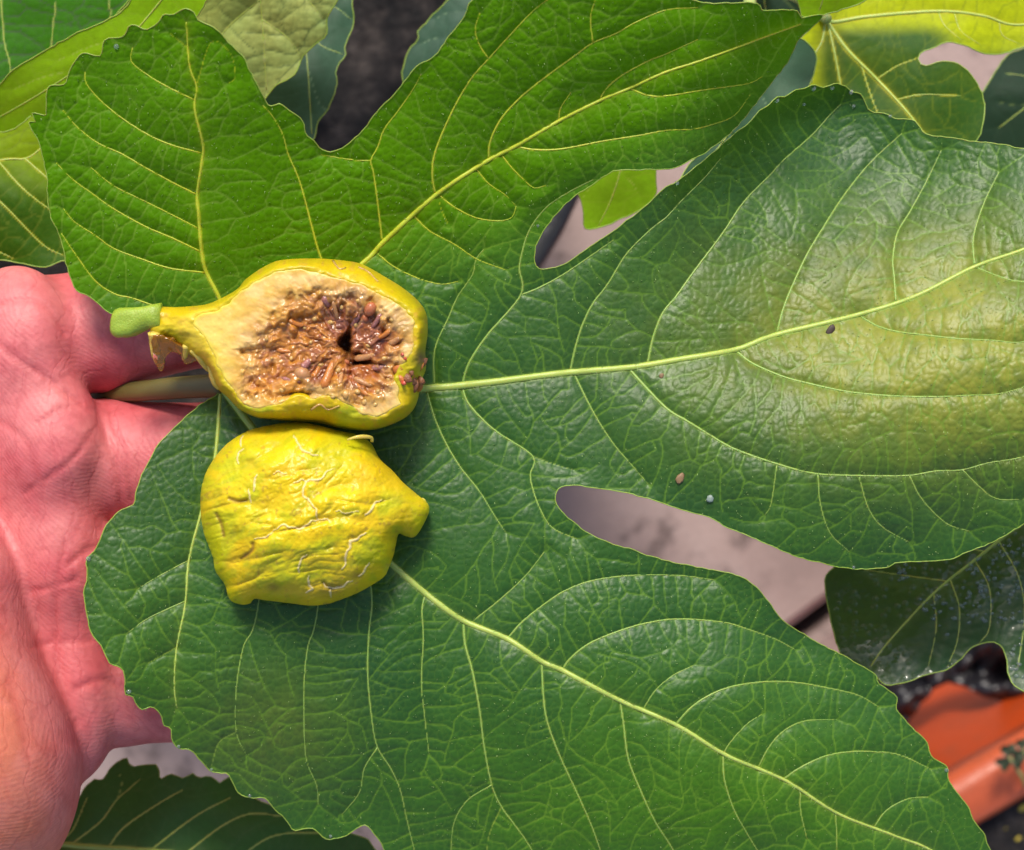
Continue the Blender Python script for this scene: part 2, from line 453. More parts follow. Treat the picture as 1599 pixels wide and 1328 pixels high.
def build_leaf(name, label, outline, veins, ctrl, mat, veinmat, h=2.5, group=None, main=False, tone=None, pale=None,
               quilt=1.0, tert_s=27.0, q4=13, tert_gain=0.85, edge_step=4.0, tooth=1.2, petiole=None, margin_r=0.95, fold=1.2, seed=0, tube_from=0.95, und=0.0, smooth_edge=False):
    poly = catmull(outline, edge_step, True)
    if tooth:
        nrm = np.roll(poly, -1, 0) - np.roll(poly, 1, 0); nrm = np.stack([nrm[:, 1], -nrm[:, 0]], 1); nrm /= np.linalg.norm(nrm, axis=1)[:, None] + 1e-9
        s_ = np.cumsum(np.linalg.norm(poly - np.roll(poly, 1, 0), axis=1))
        poly = poly + nrm * (tooth * ((vnoise(s_ / 9.0, s_ * 0, seed) - 0.5) * 2))[:, None]
    g = Grid(poly, h)
    used, PX, PY, F = g.clip(poly)
    zf = tps(ctrl)
    Z = zf(g.X, g.Y)
    vv = [(catmull(v[0], 6.0), v[1] * (0.9 if len(v) > 3 else 0.74), v[2] * (0.9 if len(v) > 3 else 0.6), (v[3] if len(v) > 3 else 2)) for v in veins]
    a1 = a2 = None
    for pts, w0, w1, order in vv:
        w = np.linspace(w0, w1, len(pts))
        if order == 1: a1 = g.dist(pts, 90, w, acc=a1)
        else: a2 = g.dist(pts, 48, w, acc=a2)
    big = [np.full(g.X.shape, 90.), np.full(g.X.shape, 99.)]
    d1, r1 = (a1[0], a1[1]) if a1 else big
    d2, r2 = (a2[0], a2[1]) if a2 else (np.minimum(big[0], 48), big[1])
    wx = (fbm(g.X / 40, g.Y / 40, 5) - 0.5) * 16; wy = (fbm(g.X / 40, g.Y / 40, 9) - 0.5) * 16
    a3 = None
    for q in ladder(g, vv, np.minimum(d1, d2), seed + 1, tert_s): a3 = g.dist(q, 16, np.linspace(1.05, 0.8, len(q)), acc=a3)
    d3 = a3[0]; t_line = sstep(1.9, 0.7, a3[1])
    if q4:
        g4, v4 = voronoi(g.X + wx * 0.6, g.Y + wy * 0.6, q4, None, 1.0, seed + 2)
        q_line = sstep(0.22, 0.05, g4)
    else: g4 = np.ones_like(d3); q_line = np.zeros_like(d3); v4 = 0.5 + 0 * d3
    dv = np.minimum(d1, d2)
    loud = 0.45 + 0.9 * fbm(g.X / 210, g.Y / 210, seed + 30, 2)          # crinkled and smoother areas
    bulge = quilt * loud * (0.14 * (1 - np.exp(-d3 / 4.5)) + 0.085 * (1 - np.exp(-g4 / 0.22)) + 0.07 * (v4 - 0.5))
    Z = Z + fold * (1 - np.exp(-d1 / 45.0)) - fold + quilt * 0.62 * (1 - np.exp(-d2 / 14.0)) + bulge
    Z = Z + und * (fbm(g.X / 130, g.Y / 130, seed + 50, 2) - 0.5) * 2
    near = np.exp(-dv / 5.0)
    vein = np.clip(np.maximum(sstep(1.35, 0.75, r1), 0.85 * sstep(1.35, 0.7, r2)), 0, 1)
    vein = np.maximum(vein, 0.22 * np.exp(-d1 / 7.0))
    tert = tert_gain * np.clip(t_line * (0.2 + 1.3 * fbm(g.X / 60, g.Y / 60, 21)) + 0.5 * q_line * fbm(g.X / 50, g.Y / 50, 23), 0, 1)
    T = tone(g.X, g.Y) if tone else np.full(g.X.shape, 0.5)
    if main: tert = np.clip(tert * (0.85 + 0.9 * (1 - T)), 0, 1)
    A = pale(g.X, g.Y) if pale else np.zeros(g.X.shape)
    Zs = g.sample(Z, PX, PY)
    co = P(PX, PY, Zs)
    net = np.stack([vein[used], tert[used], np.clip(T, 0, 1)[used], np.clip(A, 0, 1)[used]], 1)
    base = P(veins[0][0][0][0], veins[0][0][0][1], float(zf(*veins[0][0][0])))
    root = thing(name, label, 'leaf', base, group)
    obj('blade', mesh('blade', co, F[:, ::-1], True, {'net': net}), mat, root)
    first = True
    for pts, w0, w1, order in vv:
        if w0 < tube_from: continue
        inn = np.array([True] * len(pts))
        q = pts
        z = g.sample(Z, q[:, 0], q[:, 1])
        w = np.linspace(w0, w1, len(q)); zz = z.copy()
        for _ in range(2): zz[1:-1] = (zz[:-2] + zz[1:-1] + zz[2:]) / 3
        c, f = tube(P(q[:, 0], q[:, 1], zz + (0.02 if order > 1 else 0.0)), w * S * 0.98, 8 if order == 1 else 6, True, 0.8)
        vm_ = veinmat
        if main and tone is not None:
            tv = float(np.mean(tone(q[:, 0], q[:, 1]))); vm_ = M_vein_y if tv < 0.45 else (veinmat if order == 1 else M_vein_g)
        obj('midrib' if first else 'vein', mesh('vein', c, f), vm_, root); first = False
    # the thickened edge of the blade
    q = poly[::2]; q = np.vstack([q, q[:1]])
    z = g.sample(Z, q[:, 0], q[:, 1])
    c, f = tube(P(q[:, 0], q[:, 1], z), margin_r * S, 5, False)
    obj('margin', mesh('margin', c, f), M_edge, root)
    if petiole is not None:
        pp = catmull(np.array(petiole[0], float), 8.0)
        c, f = tube(P(pp[:, 0], pp[:, 1], pp[:, 2]), np.linspace(petiole[1], petiole[2], len(pp)) * S, 12)
        obj('petiole', mesh('petiole', c, f), petiole[3] if len(petiole) > 3 else veinmat, root)
    return root, g, Z, poly

MAIN_OUT = [(345,590),(322,535),(265,496),(215,492),(178,491),(157,477),(142,465),(120,453),(110,432),(103,411),(96,375),(80,340),(74,304),(73,276),(65,241),(58,216),
 (44,191),(55,190),(50,177),(71,181),(73,168),(76,136),(102,131),(108,110),(117,96),(129,83),(149,88),(159,86),(161,67),(170,60),(193,57),(200,42),(209,39),(227,46),(244,39),(255,23),(269,23),
 (290,14),(303,19),(312,34),(336,44),(354,64),(379,88),(386,103),(407,142),(421,165),(439,163),(453,173),(471,186),(478,209),(490,219),(501,233),(519,237),(537,230),(551,219),(572,198),
 (590,173),(614,149),(632,127),(646,110),(657,99),(671,94),(682,85),(696,64),(721,32),(728,18),(740,0),(800,-25),(900,-36),(1000,-22),(1060,-8),(1104,5),(1182,5),(1189,16),(1240,16),(1252,28),(1284,24),
 (1262,48),(1245,66),(1231,96),(1206,127),(1182,159),(1160,188),(1132,216),(1111,232),(1068,256),(1040,264),(1004,265),(961,267),(933,283),(912,297),(887,315),(862,343),(841,375),(836,393),(836,412),
 (845,421),(862,419),(891,407),(922,386),(958,361),(990,336),(1011,319),(1040,293),(1058,283),(1093,255),(1128,226),(1146,209),(1171,191),(1185,173),(1203,163),(1213,152),(1228,150),(1245,140),(1256,139),(1270,132),
 (1285,138),(1302,131),(1320,135),(1330,144),(1341,145),(1350,156),(1357,173),(1383,177),(1401,186),(1426,187),(1436,198),(1447,210),(1490,216),(1518,221),(1567,226),(1599,232),(1700,235),(1800,260),(1890,310),
 (1900,400),(1860,520),(1800,620),(1720,720),(1660,780),(1599,818),(1560,842),(1498,868),(1470,876),(1442,876),(1402,879),(1387,885),(1363,888),(1335,889),(1299,883),(1243,869),(1186,845),(1141,826),(1103,807),(1073,798),
 (1035,786),(998,775),(960,767),(930,762),(896,758),(875,762),(867,775),(873,794),(892,813),(918,832),(949,847),(979,856),(1016,869),(1054,879),(1100,888),(1140,895),(1160,903),(1184,919),(1208,951),(1227,973),
 (1253,989),(1275,1003),(1311,1021),(1343,1039),(1367,1053),(1371,1066),(1387,1078),(1400,1090),(1400,1108),(1414,1126),(1434,1146),(1448,1160),(1454,1180),(1478,1198),(1482,1222),(1510,1257),(1522,1285),(1538,1303),
 (1546,1328),(1590,1420),(1560,1520),(1400,1600),(1200,1640),(1000,1620),(850,1560),(720,1470),(640,1400),(601,1328),(595,1317),(584,1302),(573,1290),(563,1290),(552,1298),(541,1305),(516,1311),(501,1305),(488,1294),
 (469,1296),(458,1296),(446,1281),(429,1263),(411,1246),(390,1246),(371,1238),(365,1224),(355,1209),(330,1205),(312,1187),(295,1170),(279,1170),(268,1156),(266,1137),(256,1133),(250,1116),(237,1104),(219,1108),
 (206,1087),(196,1085),(194,1052),(184,1040),(171,1036),(159,1011),(142,988),(136,957),(131,929),(136,904),(136,873),(149,858),(165,823),(187,799),(208,788),(211,775),(217,754),(235,715),(256,685),(289,652),(319,628),(340,616)]
J = (345,603)
MV = [ # primaries: points, half width at start and end, order
 ([J,(500,612),(660,607),(760,598),(880,583),(985,574),(1060,562),(1150,546),(1210,524),(1340,492),(1430,463),(1520,418),(1599,390),(1700,350),(1850,310)],8.5,2.2,1),
 ([J,(450,510),(568,410),(600,377),(680,305),(760,252),(806,228),(873,189),(937,157),(983,138),(1039,113),(1097,94),(1203,55),(1250,38)],6.0,1.2,1),
 ([J,(350,500),(342,465),(322,425),(315,393),(310,333),(308,304),(315,255),(317,227),(304,170),(307,136),(296,103),(291,35)],4.6,1.1,1),
 ([J,(420,700),(510,790),(610,880),(666,928),(723,969),(792,998),(846,1033),(876,1046),(966,1093),(1057,1133),(1133,1179),(1226,1219),(1307,1270),(1396,1305),(1460,1332),(1540,1400)],7.5,1.8,1),
 ([J,(335,720),(314,801),(295,875),(289,945),(276,1011),(272,1069),(276,1106)],3.4,1.0,1),
 ([(678,602),(679,546),(700,497),(715,463),(738,429),(743,406),(755,390)],1.7,.8),
 ([(722,600),(732,568),(760,525),(813,461),(811,421),(814,400),(823,368),(837,343),(859,319),(894,297),(926,281)],2.8,1.0),
 ([(813,461),(839,451),(873,433),(905,412),(958,375)],2.2,.8),
 ([(890,582),(896,553),(903,527),(911,504),(926,474),(949,444),(979,396),(1018,357),(1040,340),(1063,315),(1100,278),(1125,248)],2.4,.8),
 ([(1011,569),(1020,527),(1035,489),(1056,463),(1086,421),(1128,365),(1162,315),(1203,273),(1224,250),(1267,212),(1295,181),(1313,163)],2.8,.9),
 ([(1213,522),(1220,493),(1232,459),(1259,400),(1284,358),(1316,308),(1352,262),(1380,234),(1408,209)],2.6,.9),
 ([(1399,472),(1396,430),(1394,407),(1401,365),(1422,329),(1447,283),(1470,235)],2.2,.8),
 ([(1522,417),(1520,372),(1536,319),(1560,269)],2.0,.8),
 ([(721,602),(730,628),(753,655),(779,677),(832,713),(828,741),(832,764),(843,794),(862,824),(900,842)],2.5,.9),
 ([(832,713),(865,725),(896,734)],1.2,.6),
 ([(666,610),(678,651),(696,692),(719,730),(749,768),(772,805),(790,832)],2.2,.8),
 ([(896,583),(918,628),(937,662),(960,696),(986,726),(1012,756)],1.9,.7),
 ([(982,576),(1009,606),(1043,640),(1073,658),(1107,679),(1148,702),(1217,726),(1273,740),(1341,743),(1416,743),(1461,736),(1503,734),(1544,723),(1599,713),(1680,680)],3.3,1.2),
 ([(1149,548),(1175,568),(1224,589),(1266,600),(1311,610),(1348,615),(1401,619),(1458,620),(1507,618),(1567,614),(1640,590)],2.8,1.1),
 ([(1341,493),(1371,510),(1405,519),(1439,523),(1495,529),(1552,532),(1599,534),(1680,510)],2.1,.9),
 ([(1522,417),(1560,432),(1599,440),(1680,430)],1.8,.9),
 ([(1341,743),(1356,794),(1379,824),(1420,847)],1.5,.7),([(1420,743),(1439,779),(1477,817),(1514,830)],1.6,.7),
 ([(1503,734),(1529,760),(1556,779),(1599,780)],1.5,.7),([(1277,741),(1281,787),(1296,832),(1326,862)],1.6,.7),([(1213,727),(1204,787),(1194,805)],1.3,.6),
 ([(597,378),(590,319),(583,269),(579,251),(590,230),(600,202),(622,173),(646,138),(657,117)],2.2,.8),([(579,251),(551,250),(501,242)],1.3,.7),
 ([(680,304),(675,276),(678,244),(692,205),(714,159),(738,120),(763,92),(792,60),(834,16),(870,-10)],2.5,.9),
 ([(763,250),(765,223),(781,188),(806,159),(827,140),(862,113),(898,87),(926,67),(961,53),(993,35),(1040,16),(1090,12)],2.4,.9),
 ([(926,67),(922,28),(931,-5)],1.4,.8),([(763,92),(749,71),(742,46),(749,21)],1.3,.7),([(873,189),(875,170),(891,145)],1.4,.7),
 ([(937,157),(944,142),(968,120),(1011,96),(1039,85),(1090,62)],1.7,.7),([(806,229),(834,234),(876,233),(940,221),(997,212),(1040,204),(1082,202),(1111,195),(1146,181),(1171,149)],2.2,.9),
 ([(983,138),(1011,149),(1040,150),(1104,140),(1167,131),(1190,120)],1.8,.8),([(783,242),(799,262),(820,283),(834,294),(852,290)],1.5,.7),
 ([(685,304),(707,322),(742,340),(777,345),(799,340),(806,322)],1.7,.8),([(645,336),(671,361),(710,382),(745,405),(790,422)],1.5,.7),([(586,393),(614,416),(653,435),(689,444),(715,440)],1.5,.7),
 ([(742,262),(763,287),(788,304),(806,322)],1.3,.6),([(700,350),(690,330),(684,306)],1.0,.5),
 ([(320,426),(265,419),(219,404),(177,388),(149,368),(117,347),(99,326)],1.9,.8),([(313,393),(269,372),(227,354),(177,326),(142,301),(113,280),(88,255)],1.9,.8),
 ([(307,304),(273,287),(227,262),(191,241),(152,223),(120,198),(99,173)],1.9,.8),([(310,357),(269,336),(227,315),(177,290),(142,262)],1.4,.7),
 ([(313,239),(269,227),(234,212),(195,188),(159,159),(135,131),(133,113)],1.8,.8),([(303,156),(262,136),(230,117),(205,96),(207,75)],1.6,.7),([(292,73),(262,50)],1.2,.6),
 ([J,(290,505),(216,469),(181,460),(149,439),(117,396),(96,365)],2.2,.9),([(525,447),(501,402),(488,358),(474,304),(464,273),(450,241),(441,209),(425,181),(411,165)],2.7,.9),
 ([(306,136),(330,66),(360,84),(367,122),(355,130)],1.0,.6),
 ([(740,969),(779,938),(820,900),(850,862)],1.6,.7),([(792,998),(816,971),(854,941),(884,922),(925,907),(985,899),(1060,899),(1115,906)],2.0,.8),
 ([(878,1046),(891,1028),(921,1005),(966,986),(1011,973),(1060,967),(1129,972),(1165,982),(1210,998),(1242,1015)],2.3,.8),
 ([(1055,1132),(1076,1108),(1104,1088),(1141,1073),(1193,1065),(1242,1066),(1295,1075),(1340,1086),(1372,1104)],2.3,.8),
 ([(1222,1218),(1246,1201),(1283,1183),(1319,1175),(1360,1174),(1404,1179),(1453,1201)],1.9,.8),([(1183,1200),(1202,1165),(1226,1140),(1258,1126),(1307,1124)],1.4,.7),
 ([(1003,1110),(1023,1079),(1051,1055),(1084,1039)],1.4,.7),([(1129,1178),(1140,1160),(1165,1132),(1189,1116)],1.3,.6),([(1364,1293),(1384,1266),(1417,1248),(1449,1245)],1.5,.7),
 ([(664,927),(659,953),(661,998),(658,1065),(663,1118),(670,1178)],1.8,.8),
 ([(724,969),(726,1005),(738,1050),(749,1110),(756,1166),(768,1226),(783,1260),(805,1290),(826,1320),(860,1380)],2.8,1.0),
 ([(846,1033),(848,1080),(854,1125),(873,1178),(899,1234),(921,1283),(936,1324),(960,1400)],2.4,1.0),
 ([(968,1094),(974,1133),(981,1185),(1000,1234),(1023,1283),(1049,1324),(1090,1400)],2.3,1.0),
 ([(1129,1178),(1131,1217),(1145,1262),(1165,1299),(1190,1340)],1.8,.8),([(1250,1235),(1250,1266),(1260,1310)],1.4,.8),([(1305,1270),(1307,1327)],1.3,.8),
 ([(560,838),(580,926),(576,990),(574,1050),(580,1118),(589,1166),(610,1200),(625,1234),(636,1283),(650,1340)],2.3,.9),([(589,1168),(569,1200),(561,1238),(535,1271)],1.3,.7),
 ([(515,794),(494,964),(481,1009),(475,1065),(475,1140),(479,1189),(494,1226),(497,1256)],2.0,.8),([(430,712),(402,953),(380,1011),(369,1077),(369,1143),(385,1180)],2.0,.8),([(369,1143),(342,1160),(330,1197)],1.2,.7),
 ([(289,939),(231,966),(198,990)],1.4,.6),([(295,875),(248,900),(215,920)],1.3,.6),([(276,1011),(231,1036)],1.2,.6),([(768,1226),(730,1250),(709,1285),(704,1330)],1.3,.7),([(783,1260),(765,1300),(760,1330)],1.2,.7)]
MAIN_CTRL = [(345,602,0),(200,490,2),(330,540,0.5),(660,607,1.5),(1000,572,2),(1300,505,0.5),(1599,390,3),(1850,310,6),(1200,170,-7),(1300,145,-11),(1450,215,-8),(1599,235,-4),(1120,300,-3),(1250,330,-5),(850,430,2),
 (1240,866,4),(1000,775,2),(1400,880,1),(1350,640,6),(1100,680,4),(1500,640,8),(1599,820,2),(1850,600,10),(568,410,4),(760,250,9),(1000,130,14),(1240,40,13),(740,0,20),(900,-35,22),(1100,0,18),(860,320,5),(1040,265,8),(1180,160,9),
 (315,393,5),(308,250,11),(291,35,20),(75,300,6),(103,411,4),(70,180,9),(170,60,15),(440,165,14),(510,236,10),(290,655,1.5),(211,775,4.5),(149,858,6),(131,929,7),(171,1036,6),(230,1100,3),(268,1156,0),(330,1205,-3),(458,1296,-8),
 (573,1290,-8),(275,1010,4),(400,1000,3),(420,1150,0),(610,880,2),(850,1035,3),(1060,1132,3),(1300,1270,-2),(1546,1328,-10),(1400,1100,-7),(1253,989,-4),(1200,1040,1),(1100,888,0),(950,847,2),(800,1328,-6),(1000,1500,-14),(1400,1500,-16)]
def main_tone(X, Y):
    # backlit glow of the two upper lobes, painted into the blade as yellower green
    up = sstep(-40, 190, 560 - 0.16 * (X - 300) - Y - np.maximum(0, X - 760) * 0.42)
    return np.clip(0.86 - 0.86 * up - 0.38 * np.exp(-(((X - 1080) / 450) ** 2 + ((Y - 1260) / 150) ** 2)) - 0.2 * np.exp(-(((X - 260) / 90) ** 2 + ((Y - 1080) / 120) ** 2)), 0, 1)
def main_sheen(X, Y):  # sheen on the right and lower-left lobes, painted in as yellow
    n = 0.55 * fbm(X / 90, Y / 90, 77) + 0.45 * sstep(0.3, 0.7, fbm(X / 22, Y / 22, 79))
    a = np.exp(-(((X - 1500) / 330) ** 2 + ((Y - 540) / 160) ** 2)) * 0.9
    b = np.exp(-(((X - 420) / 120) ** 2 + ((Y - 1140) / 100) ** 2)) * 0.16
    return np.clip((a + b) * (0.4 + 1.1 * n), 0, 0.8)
M_main = leaf_material('held_leaf_blade', (0.078, 0.225, 0.0008), (0.0195, 0.082, 0.0185), (0.38, 0.46, 0.02), (0.14, 0.28, 0.022), 0.42, 0.42, 0.25, (0.20, 0.42, 0.01), veincol2=(0.19, 0.31, 0.055), spec_backlit=0.07)
M_vein = vein_material('leaf_vein', (0.30, 0.40, 0.06), (0.42, 0.50, 0.10))
M_vein_y = vein_material('leaf_vein_yellow', (0.36, 0.43, 0.012), (0.48, 0.52, 0.03))
M_vein_g = vein_material('leaf_vein_green', (0.19, 0.32, 0.05), (0.28, 0.40, 0.08))
M_edge = vein_material('leaf_edge', (0.16, 0.28, 0.025), (0.26, 0.36, 0.05))
M_pet = vein_material('leaf_stalk', (0.10, 0.085, 0.022), (0.16, 0.13, 0.035))
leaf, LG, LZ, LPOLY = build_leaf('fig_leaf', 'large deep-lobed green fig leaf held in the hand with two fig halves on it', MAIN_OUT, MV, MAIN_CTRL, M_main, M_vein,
    h=2.0, main=True, tone=main_tone, pale=main_sheen, seed=4, und=0.85, tert_s=23.0, q4=11.5, edge_step=3.0, quilt=1.15, tert_gain=0.62,
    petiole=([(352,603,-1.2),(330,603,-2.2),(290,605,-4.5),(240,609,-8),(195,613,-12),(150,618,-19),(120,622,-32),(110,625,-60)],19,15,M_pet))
zleaf = lambda x, y: LG.sample(LZ, x, y)

# fine pale hairs standing on the blade, far too many to count
def hairs(n, root, mat):
    r = np.random.RandomState(11)
    x = r.uniform(40, 1640, 4 * n); y = r.uniform(-20, 1400, 4 * n)
    i = np.clip(((x - LG.x0) / LG.h).astype(int), 0, LG.nx - 1); j = np.clip(((y - LG.y0) / LG.h).astype(int), 0, LG.ny - 1)
    ok = LG.ins[i, j]; x, y = x[ok][:n], y[ok][:n]; m = len(x)
    a = r.uniform(0, 2 * math.pi, m); L = r.uniform(1.2, 3.6, m)
    z = zleaf(x, y); w = r.uniform(0.25, 0.55, m)
    co = np.stack([P(x - w * np.sin(a), y + w * np.cos(a), z - 0.02), P(x + w * np.sin(a), y - w * np.cos(a), z - 0.02), P(x, y, z + 0.16), P(x + L * np.cos(a), y + L * np.sin(a), z + 0.22)], 1).reshape(-1, 3)
    b = np.arange(m)[:, None] * 4
    f = np.concatenate([b + [0, 2, 3], b + [1, 3, 2], b + [0, 1, 2]])
    o = obj('leaf_hair', mesh('leaf_hair', co, f, False), mat, root); o['kind'] = 'stuff'
M_hair = plain('leaf_hair', (0.28, 0.40, 0.12), 0.4, 0.2)
hairs(4500, leaf, M_hair)
def rib_hairs(root, mat):
    r = np.random.RandomState(5); cs = []
    for k, n in ((0, 260), (3, 200), (17, 130), (18, 90)):
        q = catmull(MV[k][0], 3.0); t = np.gradient(q, axis=0); t /= np.linalg.norm(t, axis=1)[:, None]
        s = r.randint(len(q) // 5, len(q) - 2, n); sd = np.where(r.rand(n) < 0.5, 1, -1)
        w = np.linspace(MV[k][1], MV[k][2], len(q))[s] * 0.16
        nx, ny = -t[s, 1] * sd, t[s, 0] * sd
        x = q[s, 0] + nx * w; y = q[s, 1] + ny * w
        L = r.uniform(3, 9, n); sl = r.uniform(-0.2, 0.7, n)
        x2 = x + L * (nx + sl * t[s, 0]); y2 = y + L * (ny + sl * t[s, 1])
        z = zleaf(x, y) + 0.15
        cs.append(np.stack([P(x - 0.28 * t[s, 0], y - 0.28 * t[s, 1], z), P(x + 0.28 * t[s, 0], y + 0.28 * t[s, 1], z), P(x, y, z + 0.12), P(x2, y2, zleaf(x2, y2) + 0.3)], 1).reshape(-1, 3))
    co = np.vstack(cs); b = np.arange(len(co) // 4)[:, None] * 4
    f = np.concatenate([b + [0, 2, 3], b + [1, 3, 2], b + [0, 1, 3]])
    o = obj('rib_hair', mesh('rib_hair', co, f, False), mat, root); o['kind'] = 'stuff'
rib_hairs(leaf, plain('rib_hair', (0.28, 0.40, 0.10), 0.4, 0.2))
M_drop = Mat('water_bead'); M_drop.set(Roughness=0.03, IOR=1.33); M_drop.b.inputs['Transmission Weight'].default_value = 0.9; M_drop.set(Base_Color=(0.85, 0.95, 0.9)); M_drop = M_drop.m
for k, (x, y, r) in enumerate([(1213,157,6),(1270,138,6.5),(1299,137,6),(1329,144,5.5),(1255,163,4.5),(1333,166,4.5),(138,873,6),(201,1080,6),(279,1166,4),(330,1202,4),(182,73,6),(1478,1203,5),(1333,886,4),(390,1243,4),(516,1306,4),(1057,286,5),(840,353,3.5),(1390,182,4)]):
    c, f = ball(P(x, y, float(zleaf(x, y)) + 0.05), r * 0.72 * S, 12, 8, None, 0.6, 0.1, k); obj('droplet', mesh('droplet', c, f), M_drop, leaf)

# ------------------------------------------------------------------ the hand
def surface_nets(F, o, st):
    sg = F < 0
    c = sg[:-1, :-1, :-1].astype(np.int8)
    n = sum(sg[a:a + F.shape[0] - 1, b:b + F.shape[1] - 1, d:d + F.shape[2] - 1].astype(np.int8) for a in (0, 1) for b in (0, 1) for d in (0, 1))
    act = (n > 0) & (n < 8)
    I = np.stack(np.nonzero(act), 1)
    idx = np.full(act.shape, -1, np.int32); idx[act] = np.arange(len(I))
    acc = np.zeros((len(I), 3)); cnt = np.zeros(len(I))
    C = [(a, b, d) for a in (0, 1) for b in (0, 1) for d in (0, 1)]
    val = {q: F[I[:, 0] + q[0], I[:, 1] + q[1], I[:, 2] + q[2]] for q in C}
    for q in C:
        for ax in range(3):
            if q[ax]: continue
            e = list(q); e[ax] = 1; e = tuple(e)
            m = (val[q] < 0) != (val[e] < 0)
            t = val[q][m] / (val[q][m] - val[e][m])
            p = np.tile(np.array(q, float), (m.sum(), 1)); p[:, ax] = t
            acc[m] += p; cnt[m] += 1
    V = (I + acc / cnt[:, None]) * st + o
    Q = []
    for ax in range(3):
        b, d = (ax + 1) % 3, (ax + 2) % 3
        sl0 = [slice(1, -1)] * 3; sl1 = [slice(1, -1)] * 3
        sl0[ax] = slice(0, -1); sl1[ax] = slice(1, None)
        s0 = sg[tuple(sl0)]; s1 = sg[tuple(sl1)]
        E = np.stack(np.nonzero(s0 != s1), 1); flip = s0[s0 != s1]
        base = E.copy(); base[:, b] += 1; base[:, d] += 1
        def cell(db, dd):
            k = base.copy(); k[:, b] += db; k[:, d] += dd
            return idx[k[:, 0], k[:, 1], k[:, 2]]
        q = np.stack([cell(-1, -1), cell(0, -1), cell(0, 0), cell(-1, 0)], 1)
        q[~flip] = q[~flip][:, ::-1]
        Q.append(q)
    Q = np.vstack(Q); Q = Q[(Q >= 0).all(1)]
    return V, Q
def build_hand():
    st = 0.5
    o = np.array([-135., 20., -52.]); n = (np.array([88., 152., 20.]) - o) / st
    ax = [(o[i] + st * np.arange(int(n[i]))).astype(np.float32) for i in range(3)]
    X = ax[0][:, None, None]; Y = ax[1][None, :, None]; Z = ax[2][None, None]
    def cone(a, b, ra, rb):
        a = np.array(a, np.float32); b = np.array(b, np.float32); d = b - a
        t = np.clip(((X - a[0]) * d[0] + (Y - a[1]) * d[1] + (Z - a[2]) * d[2]) / (d @ d), 0, 1)
        return np.sqrt((X - a[0] - t * d[0]) ** 2 + (Y - a[1] - t * d[1]) ** 2 + (Z - a[2] - t * d[2]) ** 2) - (ra + (rb - ra) * t)
    def ell(c, r):
        k = np.sqrt(((X - c[0]) / r[0]) ** 2 + ((Y - c[1]) / r[1]) ** 2 + ((Z - c[2]) / r[2]) ** 2)
        return (k - 1) * min(r)
    def un(a, b, k):
        h = np.maximum(k - np.abs(a - b), 0) / k
        return np.minimum(a, b) - h * h * k * 0.25
    def chain(pts):
        f = None
        for p, q in zip(pts[:-1], pts[1:]):
            c = cone(p[:3], q[:3], p[3], q[3]); f = c if f is None else un(f, c, 2.0)
        return f
    # palm: metacarpal cones between wrist and knuckles
    palm = None
    for y0, y1, x1, r1 in ((80, 56, -2, 10.5), (88, 71, 1, 10.5), (96, 88, 1, 10.5), (103, 104, 0, 10.0)):
        c = cone((-70, y0, -19), (x1, y1, -14.5), 13, r1); palm = c if palm is None else un(palm, c, 9)
    palm = un(palm, cone((-70, 92, -17), (-130, 104, -26), 22, 25), 14)
    # the thumb lies up and away, out of the picture
    th = chain([(-58, 72, -14, 16), (-40, 50, -12, 13), (-32, 30, -6, 10.5)])
    th = un(th, cone((-32, 30, -6), (-26, 22, -2), 10.5, 9), 2)
    palm = un(palm, th, 8)
    # finger bases, the soft pads across the top of the palm
    for c, r in (((2.5, 54, -8.5), (9.5, 12.5, 8.5)), ((7.2, 69.5, -7.6), (9.4, 11.0, 8.6)), ((8.8, 87, -10.5), (8.4, 13, 8.8)), ((9.9, 108.5, -13.5), (9.0, 14.5, 9.4))):
        palm = un(palm, ell(c, r), 4.5)
    fingers = [chain([(2, 53, -14.5, 9.6), (16, 51.6, -14.5, 9.3), (34, 47.8, -13.0, 8.8), (57, 45, -13, 8.2), (74, 42.5, -16, 7.0)]),
               chain([(4, 72, -14.5, 9.4), (17, 72.0, -14.0, 9.3), (36, 72, -12.6, 9.0), (60, 72, -12.5, 8.4), (80, 73, -15, 7.1)]),
               chain([(4, 89.5, -14.5, 9.2), (18, 90.5, -13.8, 8.9), (36, 90, -12, 8.7), (58, 91, -13, 8.2), (77, 92, -16, 6.9)]),
               chain([(5, 107.5, -18.5, 8.8), (18, 108.2, -17.5, 8.1), (32, 108.0, -14.5, 7.8), (48, 107, -15, 7.2), (60, 106, -18, 6.2)])]
    fg = fingers[0]
    for f in fingers[1:]: fg = un(fg, f, 0.5)
    F = un(palm, fg, 2.0)
    hyp = chain([(-22, 74, -14, 17), (-14.8, 94, -8.5, 18.6), (-12.5, 120, -7.5, 24.8), (-30, 132, -20, 22), (-70, 112, -20, 20)])
    F = un(F, hyp, 1.6)
    V, Q = surface_nets(F.astype(np.float32), o, st)
    return V, Q
V, Q = build_hand()
for _ in range(2):      # light smoothing of the raster steps
    A = np.zeros_like(V); c = np.zeros(len(V))
    for a, b in ((0, 1), (1, 2), (2, 3), (3, 0)):
        np.add.at(A, Q[:, a], V[Q[:, b]]); np.add.at(A, Q[:, b], V[Q[:, a]]); np.add.at(c, Q[:, a], 1); np.add.at(c, Q[:, b], 1)
    V = 0.5 * V + 0.5 * A / c[:, None]
hx, hy = V[:, 0] * 10, V[:, 1] * 10
front = sstep(-14, -7, V[:, 2])
groove = np.zeros(len(V)); red = np.zeros(len(V))
